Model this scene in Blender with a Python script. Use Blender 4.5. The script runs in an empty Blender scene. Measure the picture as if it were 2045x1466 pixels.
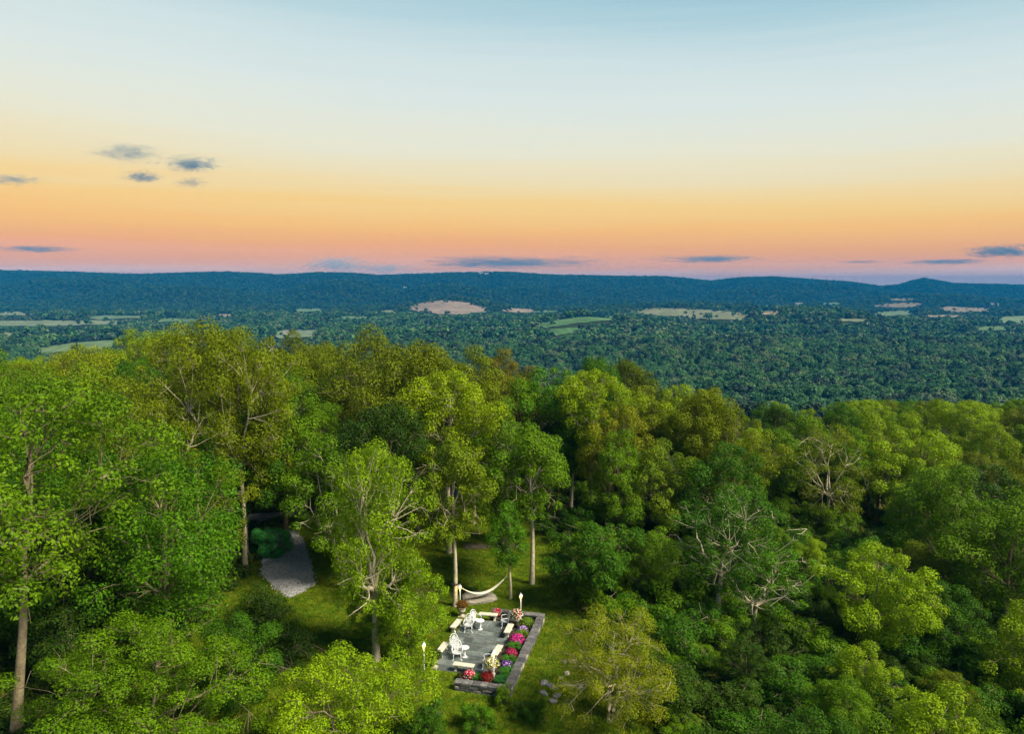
import bpy, bmesh, math, random
import numpy as np
from mathutils import Vector, Matrix
R = math.radians
sc = bpy.context.scene
col = sc.collection
# ------------------------------------------------------------------ camera
F, CX, CY, HC = 1460.0, 1022.5, 733.0, 22.0
PITCH = math.atan(161 / 1460)
cam_d = bpy.data.cameras.new('camera'); cam = bpy.data.objects.new('camera', cam_d); col.objects.link(cam)
cam.location = (0, 0, HC); cam.rotation_euler = (R(90) - PITCH, 0, 0)
cam_d.sensor_fit = 'HORIZONTAL'; cam_d.sensor_width = 36; cam_d.lens = 36 * F / 2045
cam_d.clip_start = 0.5; cam_d.clip_end = 200000
sc.camera = cam
# ------------------------------------------------------------------ sky: one even dusk gradient all round
w = bpy.data.worlds.new('World'); sc.world = w; w.use_nodes = True
nt = w.node_tree; nt.nodes.clear()
def s2l(c):
    return [(v / 255 / 12.92 if v / 255 <= 0.04045 else ((v / 255 + 0.055) / 1.055) ** 2.4) for v in c]
SKY = [(-0.1, (240, 215, 225)), (0.0, (284, 250, 244)), (0.012, (288, 240, 226)), (0.024, (278, 208, 172)), (0.035, (272, 192, 144)), (0.050, (268, 190, 118)),
       (0.075, (268, 206, 116)), (0.105, (262, 220, 138)), (0.140, (250, 232, 184)), (0.180, (240, 238, 214)),
       (0.235, (226, 236, 230)), (0.285, (212, 229, 230)), (0.345, (174, 209, 220)), (0.42, (106, 160, 190)), (0.7, (56, 106, 154)), (1.0, (38, 82, 134))]
out = nt.nodes.new('ShaderNodeOutputWorld'); bg = nt.nodes.new('ShaderNodeBackground')
tc = nt.nodes.new('ShaderNodeTexCoord'); sx = nt.nodes.new('ShaderNodeSeparateXYZ')
nt.links.new(tc.outputs['Generated'], sx.inputs[0])
# the sky is a little paler towards one side and bluer towards the other, as dusk skies are
madd = nt.nodes.new('ShaderNodeMath'); madd.operation = 'MULTIPLY_ADD'
mul = nt.nodes.new('ShaderNodeMath'); mul.operation = 'MULTIPLY'
nt.links.new(sx.outputs['X'], mul.inputs[0]); nt.links.new(sx.outputs['Z'], mul.inputs[1])
nt.links.new(mul.outputs[0], madd.inputs[0]); madd.inputs[1].default_value = 0.20; nt.links.new(sx.outputs['Z'], madd.inputs[2])
mr = nt.nodes.new('ShaderNodeMapRange'); mr.inputs['From Min'].default_value = -0.1; mr.inputs['From Max'].default_value = 1.0
# faint horizontal streaks of cirrus haze
mpn = nt.nodes.new('ShaderNodeMapping'); mpn.inputs['Scale'].default_value = (1.6, 1.6, 46); nt.links.new(tc.outputs['Generated'], mpn.inputs[0])
snz = nt.nodes.new('ShaderNodeTexNoise'); snz.inputs['Scale'].default_value = 1.5; snz.inputs['Detail'].default_value = 5; nt.links.new(mpn.outputs[0], snz.inputs['Vector'])
ms = nt.nodes.new('ShaderNodeMath'); ms.operation = 'MULTIPLY_ADD'; nt.links.new(snz.outputs['Fac'], ms.inputs[0]); ms.inputs[1].default_value = 0.034; nt.links.new(madd.outputs[0], ms.inputs[2])
msb = nt.nodes.new('ShaderNodeMath'); msb.operation = 'SUBTRACT'; nt.links.new(ms.outputs[0], msb.inputs[0]); msb.inputs[1].default_value = 0.017
nt.links.new(msb.outputs[0], mr.inputs['Value'])
ramp = nt.nodes.new('ShaderNodeValToRGB'); el = ramp.color_ramp.elements
while len(el) > 1: el.remove(el[-1])
for i, (z, c) in enumerate(SKY):
    e = el[0] if i == 0 else el.new((z + 0.1) / 1.1)
    e.position = (z + 0.1) / 1.1; e.color = s2l(c) + [1]
nt.links.new(mr.outputs[0], ramp.inputs[0]); nt.links.new(ramp.outputs[0], bg.inputs[0]); nt.links.new(bg.outputs[0], out.inputs[0])
bg.inputs[1].default_value = 0.56
# ------------------------------------------------------------------ low soft evening sun, over the right shoulder
SUN_DIR = Vector((0.62, -0.30, 0.72)).normalized()
sd = bpy.data.lights.new('sun', 'SUN'); sun = bpy.data.objects.new('sun', sd); col.objects.link(sun)
sd.energy = 4.5; sd.angle = R(18); sd.color = (1.0, 0.91, 0.70)
sun.rotation_euler = SUN_DIR.to_track_quat('Z', 'Y').to_euler()
sc.view_settings.view_transform = 'Standard'; sc.view_settings.look = 'None'
sc.view_settings.exposure = 0.85; sc.view_settings.gamma = 1.0
sc.render.engine = 'CYCLES'
cy = sc.cycles
cy.use_denoising = True; cy.max_bounces = 5; cy.diffuse_bounces = 3; cy.glossy_bounces = 2; cy.transmission_bounces = 3
cy.transparent_max_bounces = 6; cy.volume_bounces = 1; cy.caustics_reflective = False; cy.caustics_refractive = False
cy.sample_clamp_indirect = 4
# ------------------------------------------------------------------ helpers
def ray(px, py):
    u = (px - CX) / F; v = (py - CY) / F; c, s = math.cos(PITCH), math.sin(PITCH)
    return Vector((u, c - v * s, -s - v * c))
def P(px, py, z=0.0):
    d = ray(px, py); t = (z - HC) / d.z
    return Vector((d.x * t, d.y * t, z))
def at(px, py, y):
    d = ray(px, py); t = y / d.y
    return Vector((d.x * t, y, HC + d.z * t))
def sst(t):
    t = np.clip(t, 0, 1); return t * t * (3 - 2 * t)
_rs = np.random.RandomState(5)
_W = [(_rs.uniform(0, 2 * math.pi), _rs.uniform(0, 6.3), k) for k in (1, 1, 1.7, 1.9, 2.7, 3.1, 4.3, 5.1)]
def wav(x, y, L):
    s = 0
    for a, ph, k in _W:
        s = s + np.sin((x * math.cos(a) + y * math.sin(a)) * k * 2 * math.pi / L + ph) / k
    return s / 2.6
SKYLINE = np.array([(-900, 546), (-300, 541), (0, 542), (150, 544), (280, 547), (450, 544), (560, 548), (640, 545), (700, 546), (760, 549), (900, 546), (1010, 545), (1100, 549),
    (1250, 552), (1330, 553), (1420, 559), (1470, 555), (1540, 554), (1600, 557), (1700, 562), (1760, 568), (1795, 566), (1820, 561), (1845, 558), (1872, 561), (1905, 565),
    (1960, 566), (2045, 568), (2400, 564), (3000, 566)], float)
_bl = np.interp(SKYLINE[:, 0], [-900, 0, 1022, 2045, 3000], [543, 543.5, 547, 564, 566]); SKYLINE[:, 1] = _bl + (SKYLINE[:, 1] - _bl) * 1.55
# swells of the valley: pixel, distance, crest pixel row, half width, half depth
MOUNDS = [(895, 2900, 603, 210, 300), (1380, 2700, 616, 330, 330), (1165, 1700, 636, 170, 200), (1545, 2500, 622, 80, 160), (1600, 1900, 632, 260, 260),
          (900, 4100, 574, 380, 260), (690, 4300, 568, 420, 300), (150, 4400, 562, 700, 300), (350, 4000, 576, 600, 300), (1050, 4300, 572, 500, 260),
          (1850, 3900, 592, 500, 350), (1500, 4300, 578, 500, 260), (1180, 4500, 566, 450, 260), (1640, 4700, 572, 400, 260), (60, 2300, 640, 300, 200), (1960, 1500, 690, 250, 150)]
_M = []
for px, d, py, hw, hd in MOUNDS:
    c = at(px, py, d); _M.append((c.x, d, c.z + 92, hw, hd))
def terr(x, y):
    x = np.asarray(x, float); y = np.asarray(y, float)
    d = y + 0.15 * np.maximum(x - 8, 0) + 0.25 * np.maximum(-x - 45, 0)
    fall = sst((d - 100) / 480)
    xx = np.maximum(x - 5, 0)
    right = 9 * (1 - np.exp(-xx * xx / (xx + 9) * 0.22 / 9)) * (1 - fall)
    z = -85 * fall - right
    z = z - 0.75 * sst((38.6 - y) / 9) * sst((x + 14) / 10)
    z = z + 0.10 * wav(x, y, 23) * sst((np.abs(y - 42) - 6) / 8 + (np.abs(x + 2) - 4) / 8)
    far = sst((y - 350) / 500)
    z = z + far * (7 * wav(x, y, 900) + 3 * wav(x + 99, y, 310))
    mz = np.zeros_like(z)
    for mx, my, h, hw, hd in _M:
        g = np.exp(-((x - mx) / hw) ** 2 - ((y - my) / hd) ** 2)
        mz = np.maximum(mz, h * g)
    yy = np.maximum(y, 50)
    px = CX + F * (x / yy) / math.cos(PITCH)
    spy = np.interp(px, SKYLINE[:, 0], SKYLINE[:, 1])
    v = (spy - CY) / F
    el_ = (-math.sin(PITCH) - v * math.cos(PITCH)) / (math.cos(PITCH) - v * math.sin(PITCH))
    yc = 5600
    zc = HC + yc * el_ - 9
    t = sst((y - 3950) / (yc - 3950))
    rise = t * (zc + 85) * np.where(y > yc, 1 - 0.5 * sst((y - yc) / 4000), 1)
    rise = rise - 85 * (t * (1 - t) * 4) * np.abs(0.35 + 0.75 * wav(x * 1.5, y * .8, 1500)) - 14 * (t * (1 - t) * 4) * np.abs(wav(x, y, 420))
    keep = 1 - t
    return z * keep + (-85) * t + np.maximum(mz * keep, 0) + rise
def T(x, y): return float(terr(x, y))
def hit(px, py, h=0.0, y0=8.0):
    """first point along the pixel's ray that is h above the ground"""
    d = ray(px, py); t = y0 * 1.006 ** np.arange(0, int(math.log(9000 / y0) / math.log(1.006)))
    x, y, z = d.x * t, d.y * t, HC + d.z * t; g = terr(x, y); k = np.nonzero(z <= g + h)[0]
    k = int(k[0]) if len(k) else len(t) - 1
    return Vector((float(x[k]), float(y[k]), float(g[k])))
def pix(x, y, z):
    c, s = math.cos(PITCH), math.sin(PITCH)
    f = y * c - (z - HC) * s; u = y * s + (z - HC) * c
    return CX + F * x / f, CY - F * u / f
def inpoly(px, py, poly):
    px = np.asarray(px, float); py = np.asarray(py, float); r = np.zeros(px.shape, bool); n = len(poly)
    for i in range(n):
        x1, y1 = poly[i]; x2, y2 = poly[(i + 1) % n]
        if y1 == y2: continue
        c = ((y1 > py) != (y2 > py)) & (px < (x2 - x1) * (py - y1) / (y2 - y1) + x1)
        r ^= c
    return r
# -- materials
def new_mat(name):
    m = bpy.data.materials.new(name); m.use_nodes = True; n = m.node_tree; n.nodes.clear()
    return m, n, n.nodes, n.links
def mat(name, c1, c2=None, scale=6.0, rough=0.85, bump=0.0, bscale=None, spec=0.3, c3=None, detail=6, rv=0.0):
    m, n, N, L = new_mat(name)
    o = N.new('ShaderNodeOutputMaterial'); b = N.new('ShaderNodeBsdfPrincipled'); L.new(b.outputs[0], o.inputs[0])
    b.inputs['Roughness'].default_value = rough; b.inputs['Specular IOR Level'].default_value = spec
    b.inputs['Base Color'].default_value = (*c1, 1)
    t = N.new('ShaderNodeTexCoord')
    if c2:
        nz = N.new('ShaderNodeTexNoise'); nz.inputs['Scale'].default_value = scale; nz.inputs['Detail'].default_value = detail
        nz.inputs['Roughness'].default_value = 0.65
        oi = N.new('ShaderNodeObjectInfo'); va = N.new('ShaderNodeVectorMath'); va.operation = 'ADD'
        sc_ = N.new('ShaderNodeVectorMath'); sc_.operation = 'SCALE'; sc_.inputs['Scale'].default_value = 37
        cb = N.new('ShaderNodeCombineXYZ')
        for k in range(3): L.new(oi.outputs['Random'], cb.inputs[k])
        L.new(cb.outputs[0], sc_.inputs[0]); L.new(t.outputs['Object'], va.inputs[0]); L.new(sc_.outputs[0], va.inputs[1])
        L.new(va.outputs[0], nz.inputs['Vector'])
        r = N.new('ShaderNodeValToRGB'); e = r.color_ramp.elements
        e[0].position = 0.3; e[0].color = (*c1, 1); e[1].position = 0.7; e[1].color = (*c2, 1)
        if c3: q = e.new(0.5); q.color = (*c3, 1)
        L.new(nz.outputs['Fac'], r.inputs[0])
        if rv:
            h = N.new('ShaderNodeHueSaturation'); q = N.new('ShaderNodeMapRange'); L.new(oi.outputs['Random'], q.inputs[0]); q.inputs[3].default_value = 1 - rv; q.inputs[4].default_value = 1 + rv
            L.new(q.outputs[0], h.inputs['Value']); L.new(r.outputs[0], h.inputs['Color']); L.new(h.outputs[0], b.inputs['Base Color'])
        else: L.new(r.outputs[0], b.inputs['Base Color'])
    if bump:
        n2 = N.new('ShaderNodeTexNoise'); n2.inputs['Scale'].default_value = bscale or scale * 3; n2.inputs['Detail'].default_value = 8
        L.new(t.outputs['Object'], n2.inputs['Vector'])
        bp = N.new('ShaderNodeBump'); bp.inputs['Strength'].default_value = bump; bp.inputs['Distance'].default_value = 0.05
        L.new(n2.outputs['Fac'], bp.inputs['Height']); L.new(bp.outputs[0], b.inputs['Normal'])
    return m
def leaf_mat(name, trans=0.35, rnd=False, var=0.45):
    """leaf colour = the object's own colour, varied leaf by leaf (and tree by tree for the far woods)"""
    m, n, N, L = new_mat(name)
    o = N.new('ShaderNodeOutputMaterial'); b = N.new('ShaderNodeBsdfPrincipled'); tr = N.new('ShaderNodeBsdfTranslucent'); mx = N.new('ShaderNodeMixShader')
    oi = N.new('ShaderNodeObjectInfo'); at_ = N.new('ShaderNodeAttribute'); at_.attribute_name = 'v'
    hs = N.new('ShaderNodeHueSaturation'); L.new(at_.outputs['Fac'], (k := N.new('ShaderNodeMapRange')).inputs['Value'])
    k.inputs['To Min'].default_value = 1 - var; k.inputs['To Max'].default_value = 1 + var; L.new(k.outputs[0], hs.inputs['Value'])
    k2 = N.new('ShaderNodeMapRange'); L.new(at_.outputs['Fac'], k2.inputs['Value']); k2.inputs['To Min'].default_value = 0.512; k2.inputs['To Max'].default_value = 0.488
    L.new(k2.outputs[0], hs.inputs['Hue'])
    if rnd:
        r = N.new('ShaderNodeValToRGB'); e = r.color_ramp.elements
        cs = [(0, (0.030, 0.085, 0.034)), (0.25, (0.044, 0.125, 0.045)), (0.5, (0.058, 0.155, 0.050)), (0.72, (0.078, 0.18, 0.058)), (0.92, (0.11, 0.21, 0.066)), (1, (0.14, 0.19, 0.085))]
        e[0].position = 0; e[0].color = (*cs[0][1], 1); e[1].position = 1; e[1].color = (*cs[-1][1], 1)
        for p_, c_ in cs[1:-1]: q = e.new(p_); q.color = (*c_, 1)
        L.new(oi.outputs['Random'], r.inputs[0]); L.new(r.outputs[0], hs.inputs['Color'])
    else:
        L.new(oi.outputs['Color'], hs.inputs['Color'])
    L.new(hs.outputs[0], b.inputs['Base Color']); L.new(hs.outputs[0], tr.inputs['Color'])
    b.inputs['Roughness'].default_value = 0.55; b.inputs['Specular IOR Level'].default_value = 0.12
    mx.inputs[0].default_value = trans; L.new(b.outputs[0], mx.inputs[1]); L.new(tr.outputs[0], mx.inputs[2]); L.new(mx.outputs[0], o.inputs[0])
    return m
LEAF = leaf_mat('leaf'); FARLEAF = leaf_mat('far_leaf', 0.25, True, 0.35); RIDGELEAF = leaf_mat('ridge_leaf', 0.25, True, 0.35); FARDARK = mat('far_conifer', (0.012, 0.032, 0.022), (0.022, 0.05, 0.03), 3); FARPALE = mat('far_pale_leaf', (0.075, 0.125, 0.055), (0.11, 0.15, 0.07), 3)
BARK = mat('bark', (0.13, 0.10, 0.065), (0.30, 0.25, 0.16), 3.0, 0.95, 0.8, 9, 0.1, (0.22, 0.18, 0.11))
PALEBARK = mat('pale_bark', (0.24, 0.20, 0.13), (0.52, 0.46, 0.34), 3.5, 0.9, 0.7, 10, 0.1, (0.42, 0.37, 0.26))
DARKBARK = mat('dark_bark', (0.05, 0.042, 0.03), (0.13, 0.11, 0.08), 3.0, 0.95, 0.8, 9, 0.1)
STONE = mat('cast_stone', (0.48, 0.45, 0.36), (0.68, 0.65, 0.56), 5, 0.9, 0.3, 30)
URNSTONE = mat('urn_stone', (0.38, 0.33, 0.24), (0.55, 0.50, 0.40), 7, 0.9, 0.3, 30)
WHITE = mat('white_paint', (0.64, 0.65, 0.67), (0.76, 0.77, 0.79), 14, 0.4, spec=0.4)
SLATE = mat('slate', (0.07, 0.085, 0.09), (0.19, 0.215, 0.205), 2.2, 0.75, 0.5, 12, 0.3, (0.11, 0.13, 0.125), rv=0.4)
WALLSTONE = mat('wall_stone', (0.055, 0.055, 0.065), (0.22, 0.20, 0.185), 2.6, 0.9, 0.8, 12, 0.2, (0.12, 0.12, 0.125), rv=0.4)
PALESTONE = mat('pale_stone', (0.30, 0.27, 0.21), (0.52, 0.47, 0.38), 3, 0.9, 0.8, 12)
SOIL = mat('soil', (0.03, 0.022, 0.016), (0.07, 0.05, 0.035), 9, 1, 0.8, 30)
GRAVELM = mat('gravel_ground', (0.16, 0.16, 0.165), (0.34, 0.335, 0.33), 5, 0.95, 1.0, 22, c3=(0.25, 0.245, 0.24), detail=10)
PEBBLE = mat('pebble', (0.24, 0.24, 0.25), (0.46, 0.455, 0.46), 1.5, 0.9)
ASPHALT = mat('asphalt', (0.10, 0.10, 0.11), (0.17, 0.17, 0.18), 1.2, 0.9, 0.4, 30)
CLOTH = mat('hammock_cloth', (0.6, 0.57, 0.47), (0.7, 0.67, 0.56), 6, 0.9)
ROPE = mat('rope', (0.6, 0.57, 0.48), rough=0.9); RUBBLE = mat('rubble', (0.16, 0.15, 0.13), (0.38, 0.36, 0.32), 3, 0.9, 0.8, 12); STRAP = mat('strap', (0.02, 0.02, 0.02), rough=0.8)
ROCK = mat('rock', (0.15, 0.135, 0.11), (0.36, 0.33, 0.27), 2.5, 0.9, 1.0, 9, c3=(0.24, 0.22, 0.18))
def glow_mat(name, c, s):
    m, n, N, L = new_mat(name); o = N.new('ShaderNodeOutputMaterial'); e = N.new('ShaderNodeEmission')
    e.inputs[0].default_value = (*c, 1); e.inputs[1].default_value = s; L.new(e.outputs[0], o.inputs[0]); return m
LAMPGLASS = glow_mat('lit_lamp_glass', (1.0, 0.72, 0.25), 1.4)
def plain(name, c, rough=0.8): return mat(name, c, tuple(min(1, v * 1.25) for v in c), 4, rough)
# -- meshes
def link(name, me, parent=None, m=None, loc=None, rot=None, scl=None):
    o = bpy.data.objects.new(name, me); col.objects.link(o)
    if parent is not None: o.parent = parent
    if m is not None and me is not None and len(me.materials) == 0: me.materials.append(m)
    if loc is not None: o.location = loc
    if rot is not None: o.rotation_euler = rot
    if scl is not None: o.scale = scl
    return o
def tag(o, label=None, cat=None, group=None, kind=None):
    if label: o['label'] = label
    if cat: o['category'] = cat
    if group: o['group'] = group
    if kind: o['kind'] = kind
    return o
def thing(name, label, cat, loc, rz=0.0, group=None, scale=1.0):
    o = link(name, None, loc=loc, rot=(0, 0, rz), scl=(scale,) * 3 if not hasattr(scale, '__len__') else scale)
    o.empty_display_size = 0.3
    return tag(o, label, cat, group)
def mesh(name, V, Fc, smooth=False, attr=None):
    me = bpy.data.meshes.new(name); me.from_pydata([tuple(v) for v in V], [], Fc); me.update()
    if smooth: me.polygons.foreach_set('use_smooth', [True] * len(me.polygons))
    return me
def quads_mesh(name, Q, val):
    """Q: n x 4 x 3 array of corner points, val: n values for the attribute v"""
    n = len(Q); me = bpy.data.meshes.new(name)
    me.vertices.add(n * 4); me.vertices.foreach_set('co', np.asarray(Q, np.float32).reshape(-1))
    me.loops.add(n * 4); me.loops.foreach_set('vertex_index', np.arange(n * 4, dtype=np.int32))
    me.polygons.add(n); me.polygons.foreach_set('loop_start', np.arange(0, n * 4, 4, dtype=np.int32)); me.polygons.foreach_set('loop_total', np.full(n, 4, np.int32))
    me.update(calc_edges=True)
    a = me.attributes.new('v', 'FLOAT', 'FACE'); a.data.foreach_set('value', np.asarray(val, np.float32))
    return me
class MB:
    def __init__(s): s.V = []; s.F = []
    def add(s, V, Fc):
        k = len(s.V); s.V += [tuple(v) for v in V]; s.F += [tuple(i + k for i in f) for f in Fc]; return s
    def box(s, x0, x1, y0, y1, z0, z1, b=0.0):
        V = [(x, y, z) for z in (z0, z1) for y in (y0, y1) for x in (x0, x1)]
        return s.add(V, [(0, 2, 3, 1), (4, 5, 7, 6), (0, 1, 5, 4), (1, 3, 7, 5), (3, 2, 6, 7), (2, 0, 4, 6)])
    def lathe(s, prof, n=14, c=(0, 0, 0)):
        V = []; Fc = []
        for r, z in prof:
            for i in range(n):
                a = 2 * math.pi * i / n; V.append((c[0] + r * math.cos(a), c[1] + r * math.sin(a), c[2] + z))
        for j in range(len(prof) - 1):
            for i in range(n):
                i2 = (i + 1) % n; Fc.append((j * n + i, j * n + i2, (j + 1) * n + i2, (j + 1) * n + i))
        Fc.append(tuple(range(n))[::-1]); Fc.append(tuple((len(prof) - 1) * n + i for i in range(n)))
        return s.add(V, Fc)
    def tube(s, pts, rad, n=6):
        pts = [Vector(p) for p in pts]; rad = [rad] * len(pts) if not hasattr(rad, '__len__') else rad
        V = []; Fc = []
        for i, p in enumerate(pts):
            d = (pts[min(i + 1, len(pts) - 1)] - pts[max(i - 1, 0)]).normalized()
            a = d.cross(Vector((0, 0, 1)) if abs(d.z) < 0.9 else Vector((1, 0, 0))).normalized(); b = d.cross(a)
            for k in range(n):
                t = 2 * math.pi * k / n; V.append(p + (a * math.cos(t) + b * math.sin(t)) * rad[i])
        for i in range(len(pts) - 1):
            for k in range(n):
                k2 = (k + 1) % n; Fc.append((i * n + k, i * n + k2, (i + 1) * n + k2, (i + 1) * n + k))
        Fc.append(tuple(range(n))); Fc.append(tuple((len(pts) - 1) * n + k for k in range(n))[::-1])
        return s.add(V, Fc)
    def me(s, name, smooth=False): return mesh(name, s.V, s.F, smooth)
    def build(s, name, m, parent=None, smooth=False, **k): return link(name, s.me(name, smooth), parent, m, **k)
def rough_block(name, seed, sub=1, amt=0.08, bev=0.1):
    """unit stone: bevelled box, a little uneven"""
    bm = bmesh.new(); bmesh.ops.create_cube(bm, size=1.0)
    bmesh.ops.bevel(bm, geom=bm.edges[:], offset=bev, segments=1, affect='EDGES')
    rr = random.Random(seed)
    for v in bm.verts: v.co += Vector([rr.uniform(-amt, amt) for _ in range(3)])
    me = bpy.data.meshes.new(name); bm.to_mesh(me); bm.free(); return me
def boulder(name, seed, sub=2, amt=0.22):
    bm = bmesh.new(); bmesh.ops.create_icosphere(bm, subdivisions=sub, radius=1); rr = random.Random(seed)
    ph = [rr.uniform(0, 6) for _ in range(6)]
    for v in bm.verts:
        c = v.co; k = 1 + amt * (math.sin(c.x * 3.1 + ph[0]) + math.sin(c.y * 3.7 + ph[1]) * .8 + math.sin(c.z * 4.3 + ph[2]) * .6 + rr.uniform(-.35, .35))
        v.co = c * k
    me = bpy.data.meshes.new(name); bm.to_mesh(me); bm.free(); return me
# -- leaves
def leaf_quads(pos, nrm, L, W, rs, droop=0.0):
    n = len(pos)
    d = rs.normal(size=(n, 3)); d[:, 2] -= droop
    d -= nrm * np.sum(d * nrm, 1, keepdims=True); d /= np.linalg.norm(d, axis=1, keepdims=True) + 1e-9
    s = np.cross(nrm, d)
    l = (L * rs.uniform(0.65, 1.3, n))[:, None]; wd = (W * rs.uniform(0.7, 1.25, n))[:, None]
    bend = nrm * l * rs.uniform(-0.25, 0.1, n)[:, None]
    return np.stack([pos - d * l * 0.5, pos - s * wd * 0.5 + d * l * 0.05, pos + d * l * 0.5 + bend, pos + s * wd * 0.5 + d * l * 0.05], 1)
def clump_leaves(c, r, n, L, W, rs, squash=0.75, droop=0.2, up=0.5, shell=0.45):
    d = rs.normal(size=(n, 3)); d[:, 2] += 0.35; d /= np.linalg.norm(d, axis=1, keepdims=True)
    rad = r * (shell + (1.12 - shell) * rs.uniform(0, 1, n) ** 0.6)[:, None]
    p = c + d * rad * np.array([1, 1, squash])
    nr = d * 1.1 + rs.normal(size=(n, 3)) * 0.45 + np.array([0, 0, up]); nr /= np.linalg.norm(nr, axis=1, keepdims=True)
    return leaf_quads(p, nr, L, W, rs, droop)
def envelope(shape, t):
    t = np.clip(t, 0, 1)
    if shape == 'vase': return np.sqrt(np.clip(1 - ((t - 0.62) / (0.62 if True else 1)) ** 2 * np.where(t < 0.62, 0.78, 2.2), 0.02, 1))
    if shape == 'oval': return np.sin(np.pi * (0.08 + 0.9 * t)) ** 0.6
    if shape == 'cone': return 1.02 - t * 0.92
    if shape == 'flat': return np.sqrt(np.clip(1 - ((t - 0.45) / 0.62) ** 2, 0.03, 1))
    return np.sqrt(np.clip(1 - ((t - 0.45) / 0.57) ** 2, 0.05, 1))
def bez(a, b, c, n):
    t = np.linspace(0, 1, n)[:, None]; return (1 - t) ** 2 * a + 2 * t * (1 - t) * b + t * t * c
def make_tree(key, seed, H, Rc, cb, shape, K=60, M=7, cr=1.1, nl=14000, L=0.26, W=0.15, tr=0.22, fork=False, lean=(0, 0), droop=0.25, up=0.5, twig=0.014, wander=0.25, stems=1, bare=0.0, squash=0.8):
    nl = int(nl * 1.5); L *= 0.80; W *= 0.80; K = int(K * 1.12); cr *= 0.86
    rs = np.random.RandomState(seed)
    zb = H * cb; hc = H - zb
    ph = rs.uniform(0, 6.3, 3); lop = rs.uniform(0.14, 0.32, 3)
    def Rt(t, az): return Rc * envelope(shape, t) * (1 + lop[0] * np.sin(2 * az + ph[0]) + lop[1] * np.sin(3 * az + ph[1] + 4 * t) + 0.6 * lop[2] * np.sin(5 * az + ph[2] - 5 * t))
    C = []
    for i in range(K):
        best = None; bd = -1
        for _ in range(9):
            t = rs.uniform(0, 1) ** 0.85; az = rs.uniform(0, 2 * math.pi); fr = math.sqrt(rs.uniform(0.16, 1))
            r = float(Rt(t, az)) - cr * 0.6; r = max(r, 0.1) * fr * rs.uniform(.86, 1.16)
            zt = zb + hc * (0.06 + 0.90 * t) - cr * 0.35
            c = np.array([r * math.cos(az) + lean[0] * (zt / H), r * math.sin(az) + lean[1] * (zt / H), zt])
            d = min((np.sum((c - q) ** 2) for q in C), default=9)
            if d > bd: bd, best = d, c
        C.append(best)
    C = np.array(C)
    mb = MB()
    trunks = []
    for s in range(stems):
        a0 = rs.uniform(0, 6.3); off = np.array([math.cos(a0), math.sin(a0), 0]) * (0 if stems == 1 else tr * 1.2)
        sp = np.array([math.cos(a0), math.sin(a0), 0]) * (0 if stems == 1 else Rc * 0.28)
        top = zb + hc * (0.12 if fork else 0.72)
        n = 9; zz = np.linspace(0, top, n)
        pts = np.stack([lean[0] * zz / H + wander * np.sin(zz * 0.55 + ph[0] + s) * zz / H + off[0] + sp[0] * (zz / top) ** 1.3,
                        lean[1] * zz / H + wander * np.sin(zz * 0.5 + ph[1] + s) * zz / H + off[1] + sp[1] * (zz / top) ** 1.3, zz], 1)
        r0 = tr / math.sqrt(stems)
        rad = r0 * (1 - (0.30 if fork else 0.78) * (zz / top) ** 0.9); rad[0] *= 1.45; 
        pts[0, 2] = -0.6
        pts2 = np.insert(pts, 1, pts[0] * 0.94 + pts[1] * 0.06 + np.array([0, 0, 0.65]), 0); rad2 = np.insert(rad, 1, r0 * 1.12)
        mb.tube(pts2, list(rad2), 9); trunks.append((pts, rad))
    # limbs reach groups of clumps
    seeds = C[rs.choice(K, min(M, K), replace=False)]
    for _ in range(3):
        lab = np.argmin(((C[:, None] - seeds[None]) ** 2).sum(2), 1)
        seeds = np.array([C[lab == j].mean(0) if (lab == j).any() else seeds[j] for j in range(len(seeds))])
    for j in range(len(seeds)):
        cl = C[lab == j]
        if not len(cl): continue
        g = cl.mean(0)
        pts, rad = trunks[j % stems]
        zs = pts[-1, 2] if fork else min(pts[-1, 2], max(zb * 0.9, zb + (g[2] - zb) * 0.35) - 0.15 * rs.uniform(0, 1) * hc * .3)
        k = int(np.argmin(np.abs(pts[:, 2] - zs))); st = pts[k]
        far = g * 0.9 + cl[np.argmax(np.linalg.norm(cl - g, axis=1))] * 0.1
        mid = st * 0.5 + far * 0.5; mid = mid + np.array([0, 0, (0.10 if shape != 'vase' else -0.02) * np.linalg.norm(far - st)]) + rs.normal(size=3) * 0.35
        if fork: mid = mid + (far - st) * np.array([.14, .14, -.06])
        lp = bez(st, mid, far, 8); lp[1:-1] += rs.normal(size=(6, 3)) * 0.11
        lr0 = min(rad[k] * 0.62, tr * 0.55) if not fork else rad[k] * 0.66
        lrad = lr0 * (1 - 0.74 * np.linspace(0, 1, 8)) + 0.012
        mb.tube(lp, list(lrad), 6)
        for c in cl:
            ii = int(np.clip(np.argmin(((lp - c) ** 2).sum(1)) - rs.randint(1, 3), 1, 6)); s0 = lp[ii]
            m2 = s0 * 0.5 + c * 0.5 + rs.normal(size=3) * 0.22 + np.array([0, 0, 0.12])
            bp = bez(s0, m2, c + np.array([0, 0, cr * 0.2]), 5); bp[1:-1] += rs.normal(size=(3, 3)) * 0.06
            mb.tube(bp, list(np.linspace(lrad[ii] * 0.55, twig, 5)), 4)
            for _ in range(4):
                e = c + rs.normal(size=3) * cr * np.array([.6, .6, .45]); mb.tube([bp[3], (bp[3] + e) / 2 + rs.normal(size=3) * .08, e], [twig * 1.3, twig, twig * .6], 3)
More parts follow.
